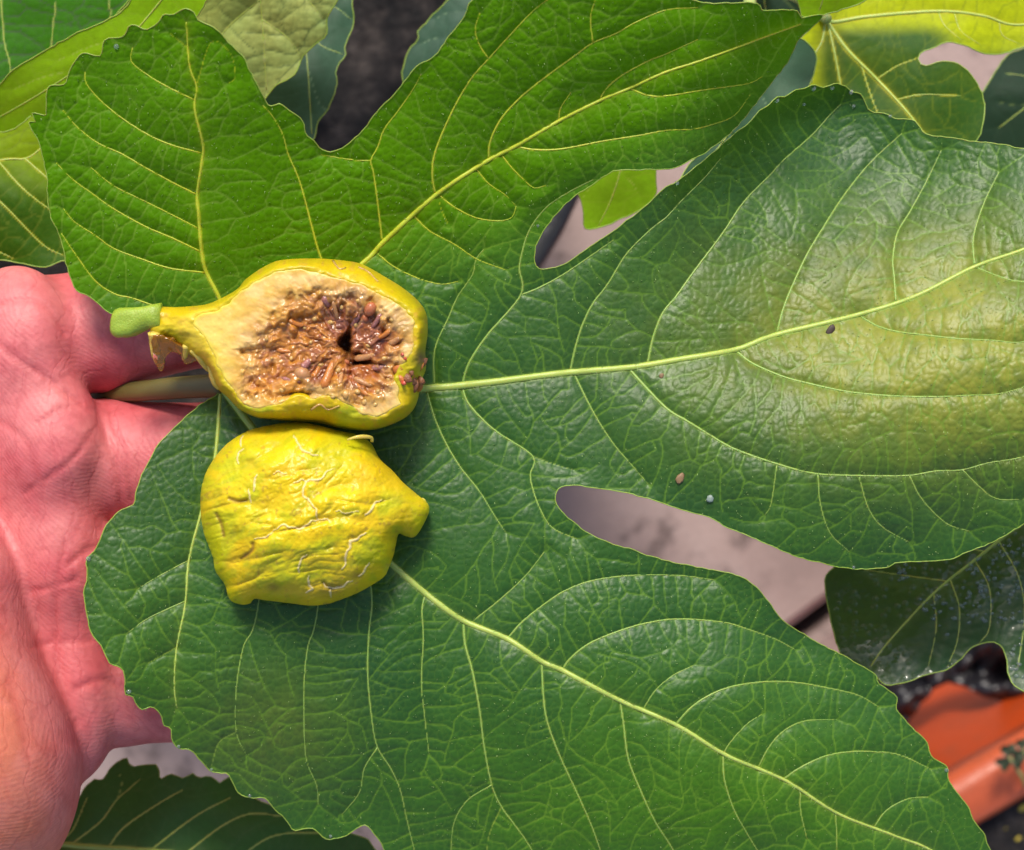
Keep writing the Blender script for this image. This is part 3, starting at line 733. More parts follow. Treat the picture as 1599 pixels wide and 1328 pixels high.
CREASES = [([(-20,520),(25,560),(70,588),(128,632),(150,640)],6,.45),([(-20,480),(30,470),(70,478),(100,520)],6,.3),([(40,770),(75,745),(110,720),(150,668)],6,.32),
 ([(108,880),(140,858),(175,842)],7,.4),([(48,923),(80,917),(118,905)],6,.35),([(52,1010),(90,1003),(140,1000)],7,.25),([(12,1060),(24,1100),(36,1150),(40,1180)],9,.12),
 ([(150,640),(168,690),(185,740),(190,800)],8,.45),([(165,620),(180,670),(196,720),(205,780)],5,.35),([(60,660),(95,640),(140,628)],5,.25),([(100,850),(85,960),(95,1060),(120,1130)],9,.25),
 ([(-10,650),(40,690),(62,760)],7,.3),([(140,470),(165,500),(185,540)],6,.25),([(120,1075),(160,1062),(200,1080)],7,.4)]
for pts, w, dep in CREASES:
    q = catmull(pts, 6.0)
    m = (hx > q[:, 0].min() - 30) & (hx < q[:, 0].max() + 30) & (hy > q[:, 1].min() - 30) & (hy < q[:, 1].max() + 30)
    d = np.full(m.sum(), 1e9)
    for k in range(len(q)): d = np.minimum(d, (hx[m] - q[k, 0]) ** 2 + (hy[m] - q[k, 1]) ** 2)
    e = np.exp(-d / (0.8 * w) ** 2); groove[m] = np.maximum(groove[m], 0.95 * dep * e); red[m] = np.maximum(red[m], 0.6 * e)
lump = (fbm(hx / 70, hy / 70, 61) - 0.5) * 0.5
wrinkle = (fbm((hx * 0.6 + hy * 0.8) / 9.0, (hx * 0.8 - hy * 0.6) / 70.0, 64, 2) - 0.5) * 0.12 * sstep(0.45, 0.7, fbm(hx / 80, hy / 80, 66))
V[:, 2] += front * (lump + wrinkle - groove)
Vw = P(hx, hy, V[:, 2])
orange = np.clip(sstep(120, -20, hx - 0.25 * (hy - 1100)) * sstep(820, 1120, hy), 0, 1)
tone = np.stack([orange, np.clip(red, 0, 1) * front, fbm(hx / 45, hy / 45, 70), np.ones(len(hx))], 1)
def skin_material():
    m = Mat('skin')
    r, g, b, a, _ = m.attr('tone')
    base = m.mix(b, (0.51, 0.085, 0.098), (0.60, 0.145, 0.150))
    base = m.mix(m.math('MULTIPLY', r, 0.8), base, (0.58, 0.175, 0.085))
    base = m.mix(m.ramp(m.noise(95, 3), [(0.4, (0, 0, 0)), (0.68, (0.5, 0.5, 0.5))]), base, (0.66, 0.24, 0.22))
    base = m.mix(m.math('MULTIPLY', g, 0.45), base, (0.42, 0.045, 0.05))
    sp = m.ramp(m.noise(700, 3), [(0.33, (0.9, 0.85, 0.85)), (0.55, (1, 1, 1)), (0.75, (1.04, 1.06, 1.05))])
    base = m.mix(1.0, base, sp, 'MULTIPLY')
    m.link(base, m.b.inputs['Base Color'])
    m.set(Roughness=0.5); m.b.inputs['Specular IOR Level'].default_value = 0.4
    m.b.inputs['Subsurface Weight'].default_value = 0.25; m.b.inputs['Subsurface Radius'].default_value = (1.0, 0.3, 0.15); m.b.inputs['Subsurface Scale'].default_value = 0.0015
    # friction ridges
    tc = m.add('TexCoord'); wv = m.add('TexWave'); wv.bands_direction = 'DIAGONAL'
    m.link(tc.outputs['Object'], wv.inputs['Vector']); wv.inputs['Scale'].default_value = 620; wv.inputs['Distortion'].default_value = 9; wv.inputs['Detail'].default_value = 2; wv.inputs['Detail Scale'].default_value = 0.25
    vo = m.add('TexVoronoi'); vo.feature = 'DISTANCE_TO_EDGE'; vo.inputs['Scale'].default_value = 210
    nz = m.add('TexNoise'); m.link(tc.outputs['Object'], nz.inputs['Vector']); nz.inputs['Scale'].default_value = 160; nz.inputs['Detail'].default_value = 3
    va = m.n.new('ShaderNodeVectorMath'); va.operation = 'MULTIPLY_ADD'; m.link(nz.outputs['Color'], va.inputs[0]); va.inputs[1].default_value = (0.006, 0.006, 0.006); m.link(tc.outputs['Object'], va.inputs[2])
    mp = m.n.new('ShaderNodeMapping'); m.link(va.outputs[0], mp.inputs[0]); mp.inputs['Scale'].default_value = (1.15, 0.24, 0.8); mp.inputs['Rotation'].default_value = (0, 0, 0.6); m.link(mp.outputs[0], vo.inputs['Vector'])
    line = m.ramp(vo.outputs['Distance'], [(0.0, (0, 0, 0)), (0.07, (1, 1, 1))])
    base = m.mix(1.0, base, m.mix(line, (0.93, 0.85, 0.87), (1, 1, 1)), 'MULTIPLY'); m.link(base, m.b.inputs['Base Color'])
    hgt = m.math('ADD', m.math('MULTIPLY', wv.outputs['Fac'], 0.2), m.math('ADD', m.noise(1500, 4), m.math('MULTIPLY', line, 0.4)))
    m.bump(hgt, 0.5, 0.00016)
    return m.m
M_skin = skin_material()
hand = obj('hand', mesh('hand', Vw, Q[:, ::-1], True, {'tone': tone}), M_skin)
tag(hand, 'open left palm of a person holding the big leaf stalk between two fingers', 'hand')

# ------------------------------------------------------------------ the cut fig half
def c4(l): return np.array([(160 + x / 2.855, 380 + y / 2.855) for x, y in l])
SIL = c4([(205,330),(220,285),(330,285),(450,275),(520,250),(600,205),(640,160),(720,105),(800,75),(950,68),(1080,78),(1160,95),(1260,150),(1340,200),(1410,260),(1445,320),(1450,400),(1440,480),(1442,560),(1420,620),(1405,700),(1380,750),(1330,790),
 (1240,825),(1160,835),(1060,825),(960,800),(860,795),(740,785),(680,775),(610,740),(560,690),(515,650),(490,605),(470,560),(440,530),(405,515),(375,500),(340,462),(300,440),(262,440),(230,430),(212,390)])
CUT = c4([(520,285),(590,232),(650,188),(740,135),(860,106),(980,128),(1060,148),(1160,180),(1260,230),(1340,280),(1385,330),(1398,400),(1390,470),(1368,530),(1330,560),(1318,610),(1330,680),(1335,720),(1290,752),(1220,782),(1160,768),(1100,730),
 (1000,690),(940,705),(860,690),(790,728),(720,742),(660,738),(600,690),(548,620),(515,560),(478,480),(430,410),(392,355),(440,315)])
PULP = c4([(650,430),(720,340),(830,230),(960,205),(1080,198),(1180,230),(1260,290),(1330,350),(1350,430),(1340,500),(1320,590),(1290,650),(1262,705),(1160,735),(1080,695),(980,675),(900,672),(800,705),(700,712),(640,680),(615,600),(640,540),(610,480)])
sil = catmull(SIL, 3, True); cut = catmull(CUT, 3, True); pulp = catmull(PULP, 3, True)
cut = cut + (np.stack([vnoise(np.arange(len(cut)) / 4, 0 * cut[:, 0], 3), vnoise(np.arange(len(cut)) / 4, 0 * cut[:, 0], 8)], 1) - 0.5) * 5
zb = 2.0
zc_f = lambda x, y: 15.5 + 0.0 * x - 0.018 * np.maximum(0, 420 - x) - 0.004 * np.maximum(0, y - 560)     # cut face height above the leaf plane (mm)
fig = thing('fig_half', 'cut half of a yellow-green fig showing brown seedy pulp, lying on the big leaf', 'fig', P(480, 540, zb))
def fig_skin_material():
    m = Mat('fig_skin')
    r, g, b, a, col = m.attr('tint')
    n = m.noise(90, 4)
    m.link(m.mix(m.math('MULTIPLY', n, 0.25), col, (0.55, 0.36, 0.02)), m.b.inputs['Base Color'])
    m.set(Roughness=0.36); m.b.inputs['Specular IOR Level'].default_value = 0.3
    m.b.inputs['Subsurface Weight'].default_value = 0.25; m.b.inputs['Subsurface Radius'].default_value = (1, 0.75, 0.1); m.b.inputs['Subsurface Scale'].default_value = 0.002
    m.bump(m.noise(1100, 4), 0.4, 0.00018)
    return m.m
M_fskin = fig_skin_material()
G = Grid(sil, 1.6)
used, PX, PY, F = G.clip(sil)
insc = G.inside(cut)
dS = np.where(G.ins, G.dist(sil, 70, closed=True)[0], 0); dC = np.where(insc, 0, G.dist(cut, 70, closed=True)[0]); dCi = np.where(insc, G.dist(cut, 40, closed=True)[0], 0)
u = dC / (dC + dS + 1e-6)
ZC = zc_f(G.X, G.Y); ZM = 5.5 - 0.0 * G.X + 3.5 * sstep(330, 240, G.X)
neck = sstep(360, 300, G.X)
Zt = ZC - (ZC - ZM) * (1 - np.sqrt(np.clip(1 - u ** 2.2, 0, 1)))
Zt = Zt - 1.4 * sstep(3, 9, dCi) + (fbm(G.X / 26, G.Y / 16, 14) - 0.5) * 1.3 * np.clip(u * 3, 0, 1) + (fbm(G.X / 8, G.Y / 6, 15) - 0.5) * 0.35
wf = fbm(G.X / 45, G.Y / 25, 16); wg = fbm(G.X / 9, G.Y / 9, 19)
yel = np.array([0.54, 0.39, 0.004]); grn = np.array([0.33, 0.36, 0.006]); och = np.array([0.50, 0.27, 0.03])
tint = yel + (grn - yel) * (sstep(0.35, 0.7, wf) * (0.35 + 0.65 * sstep(560, 640, G.Y)))[..., None]
tint = tint + (och - tint) * (0.6 * sstep(0.62, 0.8, wg))[..., None]
tint = tint + (np.array([0.70, 0.52, 0.05]) - tint) * (0.7 * neck * (1 - sstep(0.2, 0.7, u)))[..., None]
tint = tint + (np.array([0.16, 0.07, 0.06]) - tint) * np.exp(-(((G.X - 658) / 9) ** 2 + ((G.Y - 560) / 14) ** 2))[..., None]
att = np.concatenate([tint, np.ones(tint.shape[:2] + (1,))], -1)
co = P(PX, PY, G.sample(Zt, PX, PY)); 
fk = (dCi[used][F] < 7).any(1); keepv = np.unique(F[fk]); re_ = np.full(len(co), -1); re_[keepv] = np.arange(len(keepv))
obj('skin', mesh('fig_skin', co[keepv], re_[F[fk]][:, ::-1], True, {'tint': att[used][keepv]}), M_fskin, fig)
dSs = np.minimum(dS / 42.0, 1)
Zb = ZM - (ZM - zb + 0.6 - 2.5 * neck) * np.sqrt(np.clip(1 - (1 - dSs) ** 2, 0, 1))
obj('underside', mesh('fig_under', P(PX, PY, G.sample(Zb, PX, PY)), F, True, {'tint': att[used]}), M_fskin, fig)
# flesh and pulp: the cut face
def face_material(name, rough, sss):
    m = Mat(name)
    r, g, b, a, col = m.attr('tint')
    n = m.mix(m.noise(1400, 3), (0.86, 0.84, 0.82), (1.1, 1.1, 1.1))
    m.link(m.mix(1.0, col, n, 'MULTIPLY'), m.b.inputs['Base Color'])
    m.set(Roughness=rough); m.b.inputs['Subsurface Weight'].default_value = sss; m.b.inputs['Subsurface Radius'].default_value = (1, 0.6, 0.3); m.b.inputs['Subsurface Scale'].default_value = 0.0018
    m.bump(m.noise(1300, 4), 0.4, 0.00014)
    return m.m
M_flesh = face_material('fig_flesh', 0.4, 0.3); M_pulp = face_material('fig_pulp', 0.14, 0.4)
Gc = Grid(cut, 1.3)
usedc, CX, CY, FC = Gc.clip(cut)
inp = Gc.inside(pulp)
dp = Gc.dist(pulp, 60, closed=True)[0]; sd = np.where(inp, -dp, dp) + (fbm(Gc.X / 14, Gc.Y / 14, 31) - 0.5) * 30
dcut = np.where(Gc.ins, Gc.dist(cut, 60, closed=True)[0], 0)
cx, cy = 540, 545
wpx = Gc.X + 16 * (fbm(Gc.X / 22, Gc.Y / 22, 101) - 0.5); wpy = Gc.Y + 16 * (fbm(Gc.X / 22, Gc.Y / 22, 105) - 0.5)
rad = np.hypot(Gc.X - cx, Gc.Y - cy); thr = np.arctan2(Gc.Y - cy, Gc.X - cx)
gp, vp = voronoi(wpx, wpy, 19, thr + math.pi / 2, 2.2, 41); gp2, vp2 = voronoi(wpx, wpy, 8.0, None, 1.0, 43)
streak = fbm(thr * 16, rad / 26, 45)
inner = sstep(6, -14, sd); inner0 = sstep(34, 4, sd)
zface = zc_f(Gc.X, Gc.Y) + 0.12 - 0.5 * sstep(4, 0, dcut)
wx2 = Gc.X + 26 * (fbm(Gc.X / 24, Gc.Y / 24, 121) - 0.5); wy2 = Gc.Y + 26 * (fbm(Gc.X / 24, Gc.Y / 24, 125) - 0.5)
th2 = np.arctan2(wy2 - cy, wx2 - cx); rad2 = np.hypot(wx2 - cx, wy2 - cy)
strand = 1 - np.abs(2 * fbm(th2 * 7 + rad2 / 90, rad2 / 34, 131, 3) - 1)          # wet strands running to the hollow
blob = fbm(wx2 / 17, wy2 / 17, 135, 2)
hollow = np.exp(-(((wx2 - 541) / 7.5) ** 2 + ((wy2 - 541) / 19) ** 2) ** 1.3) + 0.7 * np.exp(-(((wx2 - 560) / 20) ** 2 + ((wy2 - 566) / 6.5) ** 2) ** 1.3)
Zf = zface - inner * (0.4 + 1.5 * sstep(0, -60, sd)) + inner * (0.75 * (strand - 0.6) + 2.0 * (blob - 0.5) + 0.22 * np.sqrt(np.clip(gp2, 0, 1)))
Zf = Zf - 5.0 * np.clip(hollow, 0, 1) - 2.5 * np.exp(-(((Gc.X - 620) / 7) ** 2 + ((Gc.Y - 579) / 6) ** 2)) - 2.0 * np.exp(-(((wx2 - 470) / 24) ** 2 + ((wy2 - 612) / 7) ** 2))
Zf = Zf + (1 - inner) * ((streak - 0.5) * 0.35 * inner0 + (fbm(Gc.X / 16, Gc.Y / 16, 48) - 0.5) * 0.3)
cream = np.array([0.70, 0.43, 0.085]); cream2 = np.array([0.76, 0.53, 0.18]); amber = np.array([0.52, 0.215, 0.030]); brown = np.array([0.32, 0.098, 0.022]); purp = np.array([0.15, 0.040, 0.026]); lil = np.array([0.33, 0.13, 0.085])
def lerp(a, b, t): return a + (b - a) * t[..., None]
fc = lerp(cream + 0 * Gc.X[..., None], cream2, sstep(0.35, 0.65, fbm(Gc.X / 30, Gc.Y / 18, 51)))
fc = lerp(fc, np.array([0.72, 0.55, 0.05]), 0.75 * sstep(10, 2, dcut) * (0.4 + 0.6 * wg.mean()) + 0.5 * sstep(400, 330, Gc.X))
pc = lerp(brown + 0 * Gc.X[..., None], amber, np.clip(0.85 * sstep(560, 400, Gc.X) + 0.7 * sstep(0.5, 0.7, blob) * sstep(0.3, 0.6, strand), 0, 1))
pc = lerp(pc, purp, 0.75 * sstep(0.48, 0.70, fbm(wx2 / 34, wy2 / 34, 53)) * sstep(420, 520, Gc.X)); pc = lerp(pc, lil, 0.55 * sstep(0.78, 0.95, strand)); pc = lerp(pc, np.array([0.60, 0.33, 0.11]), 0.55 * sstep(0.62, 0.85, streak))
pc = lerp(pc, np.array([0.035, 0.012, 0.008]), 0.85 * np.clip(hollow, 0, 1))
tcol = lerp(fc, pc, np.clip(sstep(34, -14, sd + 26 * (streak - 0.5)) * 0.6 + 0.4 * sstep(-2, -30, sd), 0, 1))
attc = np.concatenate([tcol, np.ones(tcol.shape[:2] + (1,))], -1)
coc = P(CX, CY, Gc.sample(Zf, CX, CY))
fcen = inner[usedc][FC].mean(1) > 0.5
def submesh(co, F, m, at):
    f = F[m]; k = np.unique(f); re = np.full(len(co), -1); re[k] = np.arange(len(k)); return co[k], re[f], at[k]
c_, f_, a_ = submesh(coc, FC, ~fcen, attc[usedc]); obj('flesh', mesh('flesh', c_, f_[:, ::-1], True, {'tint': a_}), M_flesh, fig)
c_, f_, a_ = submesh(coc, FC, fcen, attc[usedc]); obj('pulp', mesh('pulp', c_, f_[:, ::-1], True, {'tint': a_}), M_pulp, fig)
zf_at = lambda x, y: float(Gc.sample(Zf, x, y))
def gloss(name, col, rough=0.15, sss=0.4, var=0.3): return plain(name, col, rough, var, 500, 0.0002, 0.5, sss)
M_seed = gloss('fig_seed', (0.52, 0.30, 0.09)); M_seed2 = gloss('fig_seed_red', (0.42, 0.13, 0.05)); M_flor = gloss('fig_floret', (0.42, 0.20, 0.075)); M_flor2 = gloss('fig_floret_amber', (0.46, 0.16, 0.03)); M_flor3 = gloss('fig_floret_lilac', (0.34, 0.14, 0.115))
SEEDS = [(516,504,5,0),(578,483,9,1),(570,497,6,1),(501,570,5,0),(529,578,5.5,0),(540,616,6.5,0),(558,612,5,0),(570,628,5.5,0),(607,594,5,0),(541,566,5,1),(492,498,4.5,0),(416,529,4,0),(472,584,11,2),(476,512,3.5,0),(556,508,4,0),(590,518,3.5,1),(600,560,4,0),
 (455,560,3.5,0),(548,590,4,1),(520,620,4,0),(590,612,4.5,0),(440,610,4,0),(560,470,4,0),(485,535,3.5,0),(533,480,4,0),(612,500,4,0),(424,560,3,0),(500,525,3.5,1),(575,540,4,0),(586,632,4,0)]
for k, (x, y, r, t) in enumerate(SEEDS):
    c, f = ball(P(x, y, zf_at(x, y) - r * 0.015), r * (1.0 if k in (1, 12) else 0.82) * S, 10, 7, (math.cos(k), math.sin(k), 0.3), 1.25, 0.06, k)
    obj('seed', mesh('seed', c, f), (M_seed, M_seed2, M_flor)[t], fig)
FLOR = [((552,560),(588,553),5.5,4,M_flor),((552,590),(584,602),5,3.5,M_flor),((504,608),(522,560),9,4,M_flor2),((506,462),(515,478),6,5,M_flor3),((607,537),(625,526),5,4,M_flor),((470,575),(485,560),6,4,M_flor3),((488,590),(500,570),5,3,M_flor2),
 ((540,520),(520,500),5,3,M_flor2),((580,575),(606,570),4.5,3,M_flor3),((450,500),(475,508),4.5,3,M_flor2),((430,545),(462,548),4,3,M_flor2),((440,590),(470,595),4,3,M_flor3),((560,490),(548,512),4.5,3,M_flor3),((595,490),(580,512),4.5,3,M_flor3),((520,470),(528,500),4,2.5,M_flor),((575,618),(556,598),4,3,M_flor2),((530,600),(534,580),4.5,3,M_flor),((610,515),(590,528),4,3,M_flor2)]
for k, (a, b, r0, r1, mt) in enumerate(FLOR):
    t = np.linspace(0, 1, 8); x = a[0] + (b[0] - a[0]) * t; y = a[1] + (b[1] - a[1]) * t + 2 * np.sin(t * 3)
    r = (r0 + (r1 - r0) * t) * np.sqrt(np.clip(1 - (2 * t - 1) ** 6, 0.06, 1))
    z0, z1 = zf_at(*a) - r0 * 0.02, zf_at(*b) - r1 * 0.06
    c, f = tube(P(x, y, z0 + (z1 - z0) * t), r * S, 10, True, 0.9, wob=0.15, seed=k); obj('floret', mesh('floret', c, f), mt, fig)
# the eye of the fig: dry orange and crimson scales
M_sc = [gloss('eye_scale_orange', (0.50, 0.15, 0.03), 0.4, 0.2), gloss('eye_scale_brown', (0.22, 0.08, 0.03), 0.5, 0.1), gloss('eye_scale_red', (0.50, 0.06, 0.035), 0.25, 0.3)]
rs = np.random.RandomState(19)
for k in range(38):
    x, y = 622 + rs.rand() * 38, 558 + rs.rand() * 50
    if k < 5: x, y = 626 + 8 * rs.rand(), 552 + 12 * rs.rand()
    elif k < 8: x, y = 618 + 14 * rs.rand(), 592 + 14 * rs.rand()
    L, wd_ = (rs.uniform(6, 11), rs.uniform(2.5, 4.5)) if k < 8 else (rs.uniform(11, 22), rs.uniform(4, 7.0)); a = rs.uniform(-1.2, 1.2); t = np.linspace(0, 1, 6)
    z = 14.6 - 0.16 * max(0, x - 632) + rs.uniform(-1.2, 0.5)
    X = x + L * (t - 0.5) * math.cos(a); Y = y + L * (t - 0.5) * math.sin(a); Zq = z + 1.3 * np.sin(t * 2.4) * rs.uniform(0.3, 1)
    c, f = tube(P(X, Y, Zq), wd_ * S * np.array([0.6, 1, 1, 0.9, 0.6, 0.12]), 8, True, 0.28, wob=0.3, seed=k)
    obj('eye_scale', mesh('eye_scale', c, f), M_sc[2] if k < 8 else M_sc[rs.randint(0, 2)], fig)
# stalk, torn neck threads, hanging juice
M_stalk = gloss('fig_stalk', (0.27, 0.37, 0.03), 0.4, 0.35, 0.3); M_rim = plain('stalk_scar', (0.26, 0.19, 0.07), 0.7, 0.5, 800, 0.0003)
sx = np.array([181, 183, 192, 205, 218, 230, 240, 252]); sy = np.array([507, 507, 506, 504, 499, 495, 494, 494]); sr = np.array([18, 21, 22.5, 22, 19, 16.5, 18, 19])
c, f = tube(P(sx, sy, np.array([8.5, 8.6, 8.8, 9.2, 9.6, 9.8, 10, 10])), sr * S, 22, True, 0.85, wob=0.2); obj('stalk', mesh('stalk', c, f), M_stalk, fig)
M_juice = Mat('juice'); M_juice.set(Base_Color=(0.62, 0.30, 0.03), Roughness=0.08, IOR=1.38); M_juice.b.inputs['Transmission Weight'].default_value = 0.75; M_juice = M_juice.m
M_thread = gloss('torn_thread', (0.66, 0.48, 0.08), 0.25, 0.3)
for pts, r, mt in (([(240,520,11),(243,545,9.5),(246,562,8),(250,570,7)],(9,8,8,5),M_thread),([(246,548,9.8),(249,560,8.4),(251,568,7.4),(252,573,7)],(7,9,9,5),M_juice),([(290,540,11),(290,550,10),(288,558,9),(287,564,8)],(5,4.5,5,3),M_thread),
                   ([(300,545,11),(312,558,10.5),(322,572,9),(328,580,8)],(6,6,6,4),M_thread),([(268,528,11),(276,540,10),(284,548,9),(292,556,9)],(4,3,3,2.5),M_juice),([(330,570,10),(336,590,9),(341,602,8),(346,608,8)],(7,8,8,5),M_thread),([(312,552,11.2),(324,566,10),(329,578,9),(331,586,8)],(3,3,3,2),M_juice)):
    q = catmull(np.array(pts, float), 3.0); rr = np.interp(np.linspace(0, 1, len(q)), np.linspace(0, 1, len(r)), r); rr[-1] *= 0.3
    c, f = tube(P(q[:, 0], q[:, 1], q[:, 2]), rr * S, 9, True, 0.8, wob=0.15); obj('torn_thread' if mt is M_thread else 'juice_drop', mesh('drip', c, f), mt, fig)
mp_ = catmull([(238,528),(262,526),(276,534),(294,543),(320,562),(308,560),(291,566),(284,553),(270,546),(259,556),(256,575),(247,572)], 2.5, True)
gm = Grid(mp_, 1.6); um, mx, my, fm = gm.clip(mp_)
co = P(mx, my, 11.2 - 0.075 * np.maximum(0, my - 526) + 0.35 * (fbm(mx / 12, my / 12, 12) - 0.5)); me_ = mesh('torn_film', co, fm[:, ::-1]); o = obj('torn_film', me_, M_juice, fig)
md = o.modifiers.new('thickness', 'SOLIDIFY'); md.thickness = 0.0006
for pts in ([(520,408),(530,420),(540,418)],[(560,418),(575,425),(590,440)],[(486,640),(500,632),(512,640),(530,634)]):
    q = catmull(pts, 3.0); z = np.array([float(G.sample(Zt, *p)) for p in q]) + 0.15
    c, f = tube(P(q[:, 0], q[:, 1], z), np.linspace(2.0, 1.0, len(q)) * S, 6); obj('peel_flake', mesh('peel_flake', c, f), M_seed, fig)

# ------------------------------------------------------------------ the skin-side fig half
def c5(l): return np.array([(280 + x / 3.807, 640 + y / 3.807) for x, y in l])
S2 = c5([(500,100),(620,80),(720,75),(830,95),(950,125),(1060,150),(1140,200),(1190,290),(1270,365),(1330,432),(1415,505),(1482,568),(1472,640),(1405,752),(1345,752),(1305,738),(1290,790),(1275,860),(1250,930),(1220,990),(1150,1040),(1060,1090),(960,1130),(880,1155),(780,1165),
 (650,1150),(520,1135),(445,1125),(425,1150),(380,1160),(320,1145),(290,1110),(270,1040),(215,960),(200,880),(170,800),(145,730),(130,640),(125,520),(140,430),(170,350),(230,260),(300,190),(400,130)])
fig2 = thing('fig_half', 'wrinkled yellow fig half with white skin cracks, lying skin side up on the big leaf', 'fig', P(470, 800, 2.5))
s2 = catmull(S2, 3, True)
g2 = Grid(s2, 1.3); used2, X2, Y2, F2 = g2.clip(s2)
dome = np.sqrt(np.clip(inflate(g2.ins, 1.3), 0, 1))
al = math.radians(-17); U = (g2.X - 470) * math.cos(al) + (g2.Y - 800) * math.sin(al); Vv = -(g2.X - 470) * math.sin(al) + (g2.Y - 800) * math.cos(al)
# wrinkles run from the eye on the left to the stalk on the right, meeting at the stalk
fan = Vv / (1.0 + np.maximum(0, U) / 260) 
w1 = fbm(U / 95 + 3, fan / 24 + 0.9 * vnoise(U / 45, fan / 30, 3), 81, 2); w2 = fbm(U / 40, fan / 10, 85, 2); w3 = fbm(g2.X / 55, g2.Y / 55, 88, 2)
ridge = 1 - np.abs(2 * w1 - 1); ridge2 = 1 - np.abs(2 * w2 - 1)
edge = np.clip(dome * 1.6, 0, 1)
Z2 = 6 + 11.5 * dome + edge * ((w3 - 0.5) * 2.6 - 0.5 * ridge ** 4 * sstep(0.3, 0.65, fbm(g2.X / 50, g2.Y / 50, 111)) - 0.2 * ridge2 ** 4 * sstep(0.35, 0.65, fbm(g2.X / 40, g2.Y / 40, 113)) + (fbm(g2.X / 6, g2.Y / 6, 89) - 0.5) * 0.3)
CR = [([(910,350),(870,385),(830,415),(770,425),(745,460),(735,510),(760,530),(800,570),(815,620),(825,655),(880,655),(895,670)],1),([(825,655),(760,680),(715,710),(660,700),(610,685),(560,715)],1),([(560,715),(550,745),(500,755),(440,770)],.6),
 ([(680,150),(715,200),(730,235),(770,260),(830,275)],1),([(380,150),(370,210)],.8),([(380,230),(350,285),(355,320)],.8),([(460,385),(455,430),(445,480)],1),([(410,470),(425,510),(430,550)],.8),([(1205,535),(1160,570),(1130,610),(1100,628)],1.2),
 ([(1110,730),(1080,760),(1020,780),(1010,830),(990,880),(990,915),(960,945)],1.3),([(1130,910),(1115,950),(1070,985)],1),([(1030,1015),(990,1040),(900,1065),(860,1035)],1),([(900,1065),(910,1110)],1.1),([(760,860),(715,920),(710,970)],.9),([(770,985),(780,1040),(795,1060),(750,1090)],1.1),
 ([(770,425),(720,420),(680,430)],.7),([(560,380),(600,372),(640,375)],.5),([(930,600),(990,610),(1060,605)],.5),([(1150,190),(1130,170)],.8)]
crk = np.zeros(g2.X.shape); 
for pts, w in CR:
    q = catmull(c5(pts), 3.0); q = q + (np.stack([vnoise(np.arange(len(q)) / 2.0, 0 * q[:, 0], 7), vnoise(np.arange(len(q)) / 2.0, 0 * q[:, 0], 12)], 1) - 0.5) * 5
    ww = w * (1.0 + 1.1 * vnoise(np.arange(len(q)) / 3.0, 0 * q[:, 0], 5)) * np.sin(np.linspace(0.25, math.pi - 0.25, len(q))) ** 0.5 * 0.92
    a = g2.dist(q, 14, ww); crk = np.maximum(crk, sstep(1.3, 0.6, a[1]))
    Z2 = Z2 - 0.25 * np.exp(-(a[0] / 4.5) ** 2)
Z2 = Z2 + 0.22 * crk
brn = np.zeros(g2.X.shape)
for pts in ([(440,800),(430,840),(370,885)],[(220,620),(250,680),(265,750)],[(300,530),(350,545),(400,540)],[(860,1030),(900,1060),(960,1050)]):
    a = g2.dist(catmull(c5(pts), 3.0), 16, None); brn = np.maximum(brn, 0.75 * np.exp(-(a[0] / 3.0) ** 2)); Z2 = Z2 - 0.5 * np.exp(-(a[0] / 3.5) ** 2)
for (x, y), r in (((900,1060), 22), ((560,1055), 11), ((1060,985), 9)):
    p = c5([(x, y)])[0]; brn = np.maximum(brn, 0.6 * np.exp(-(((g2.X - p[0]) / r) ** 2 + ((g2.Y - p[1]) / (0.6 * r)) ** 2)))
base2 = lerp(np.array([0.66, 0.50, 0.003]) + 0 * g2.X[..., None], np.array([0.47, 0.48, 0.004]), sstep(0.40, 0.68, fbm(g2.X / 60, fan / 40, 92) + 0.12 * sstep(60, -120, U)))
base2 = lerp(base2, np.array([0.68, 0.42, 0.004]), 0.55 * sstep(0.5, 0.75, fbm(g2.X / 50, g2.Y / 40, 95)))
base2 = lerp(base2, np.array([0.34, 0.40, 0.006]), 0.6 * sstep(0.55, 0.75, fbm(g2.X / 22, fan / 14, 141))); base2 = lerp(base2, np.array([0.30, 0.17, 0.03]), 0.55 * sstep(0.70, 0.82, fbm(g2.X / 7, g2.Y / 7, 143))); base2 = lerp(base2, np.array([0.50, 0.30, 0.02]), 0.3 * ridge ** 6); base2 = lerp(base2, np.array([0.16, 0.065, 0.02]), brn); base2 = lerp(base2, np.array([0.72, 0.57, 0.30]), 0.85 * crk)
att2 = np.concatenate([base2, np.ones(base2.shape[:2] + (1,))], -1)
obj('skin', mesh('fig_skin', P(X2, Y2, g2.sample(Z2, X2, Y2)), F2[:, ::-1], True, {'tint': att2[used2]}), M_fskin, fig2)
Zu = 6 - 5.0 * np.clip(dome * 2.0, 0, 1) ** 0.8
obj('underside', mesh('fig_under', P(X2, Y2, g2.sample(Zu, X2, Y2)), F2, True, {'tint': att2[used2]}), M_fskin, fig2)
t = np.linspace(0, 1, 5)
co, f = tube(P(644 + 17 * t, 794 + 7 * t, 6.8 + 0 * t), np.array([15, 19, 20, 19, 14]) * S, 22, True, 0.72, wob=0.14, seed=4)
n_ = len(co); rr_ = np.random.RandomState(2).rand(n_); att = np.stack([0.60 + 0.12 * rr_, 0.50 + 0.12 * rr_, 0.06 + 0.06 * rr_, np.ones(n_)], 1)
obj('stalk', mesh('fig_neck', co, f, True, {'tint': att}), M_fskin, fig2)
q = catmull(np.array([(542,687,13.5),(556,683,13.6),(570,682,13.0),(580,684,12.2),(581,690,11.6)], float), 2.0)
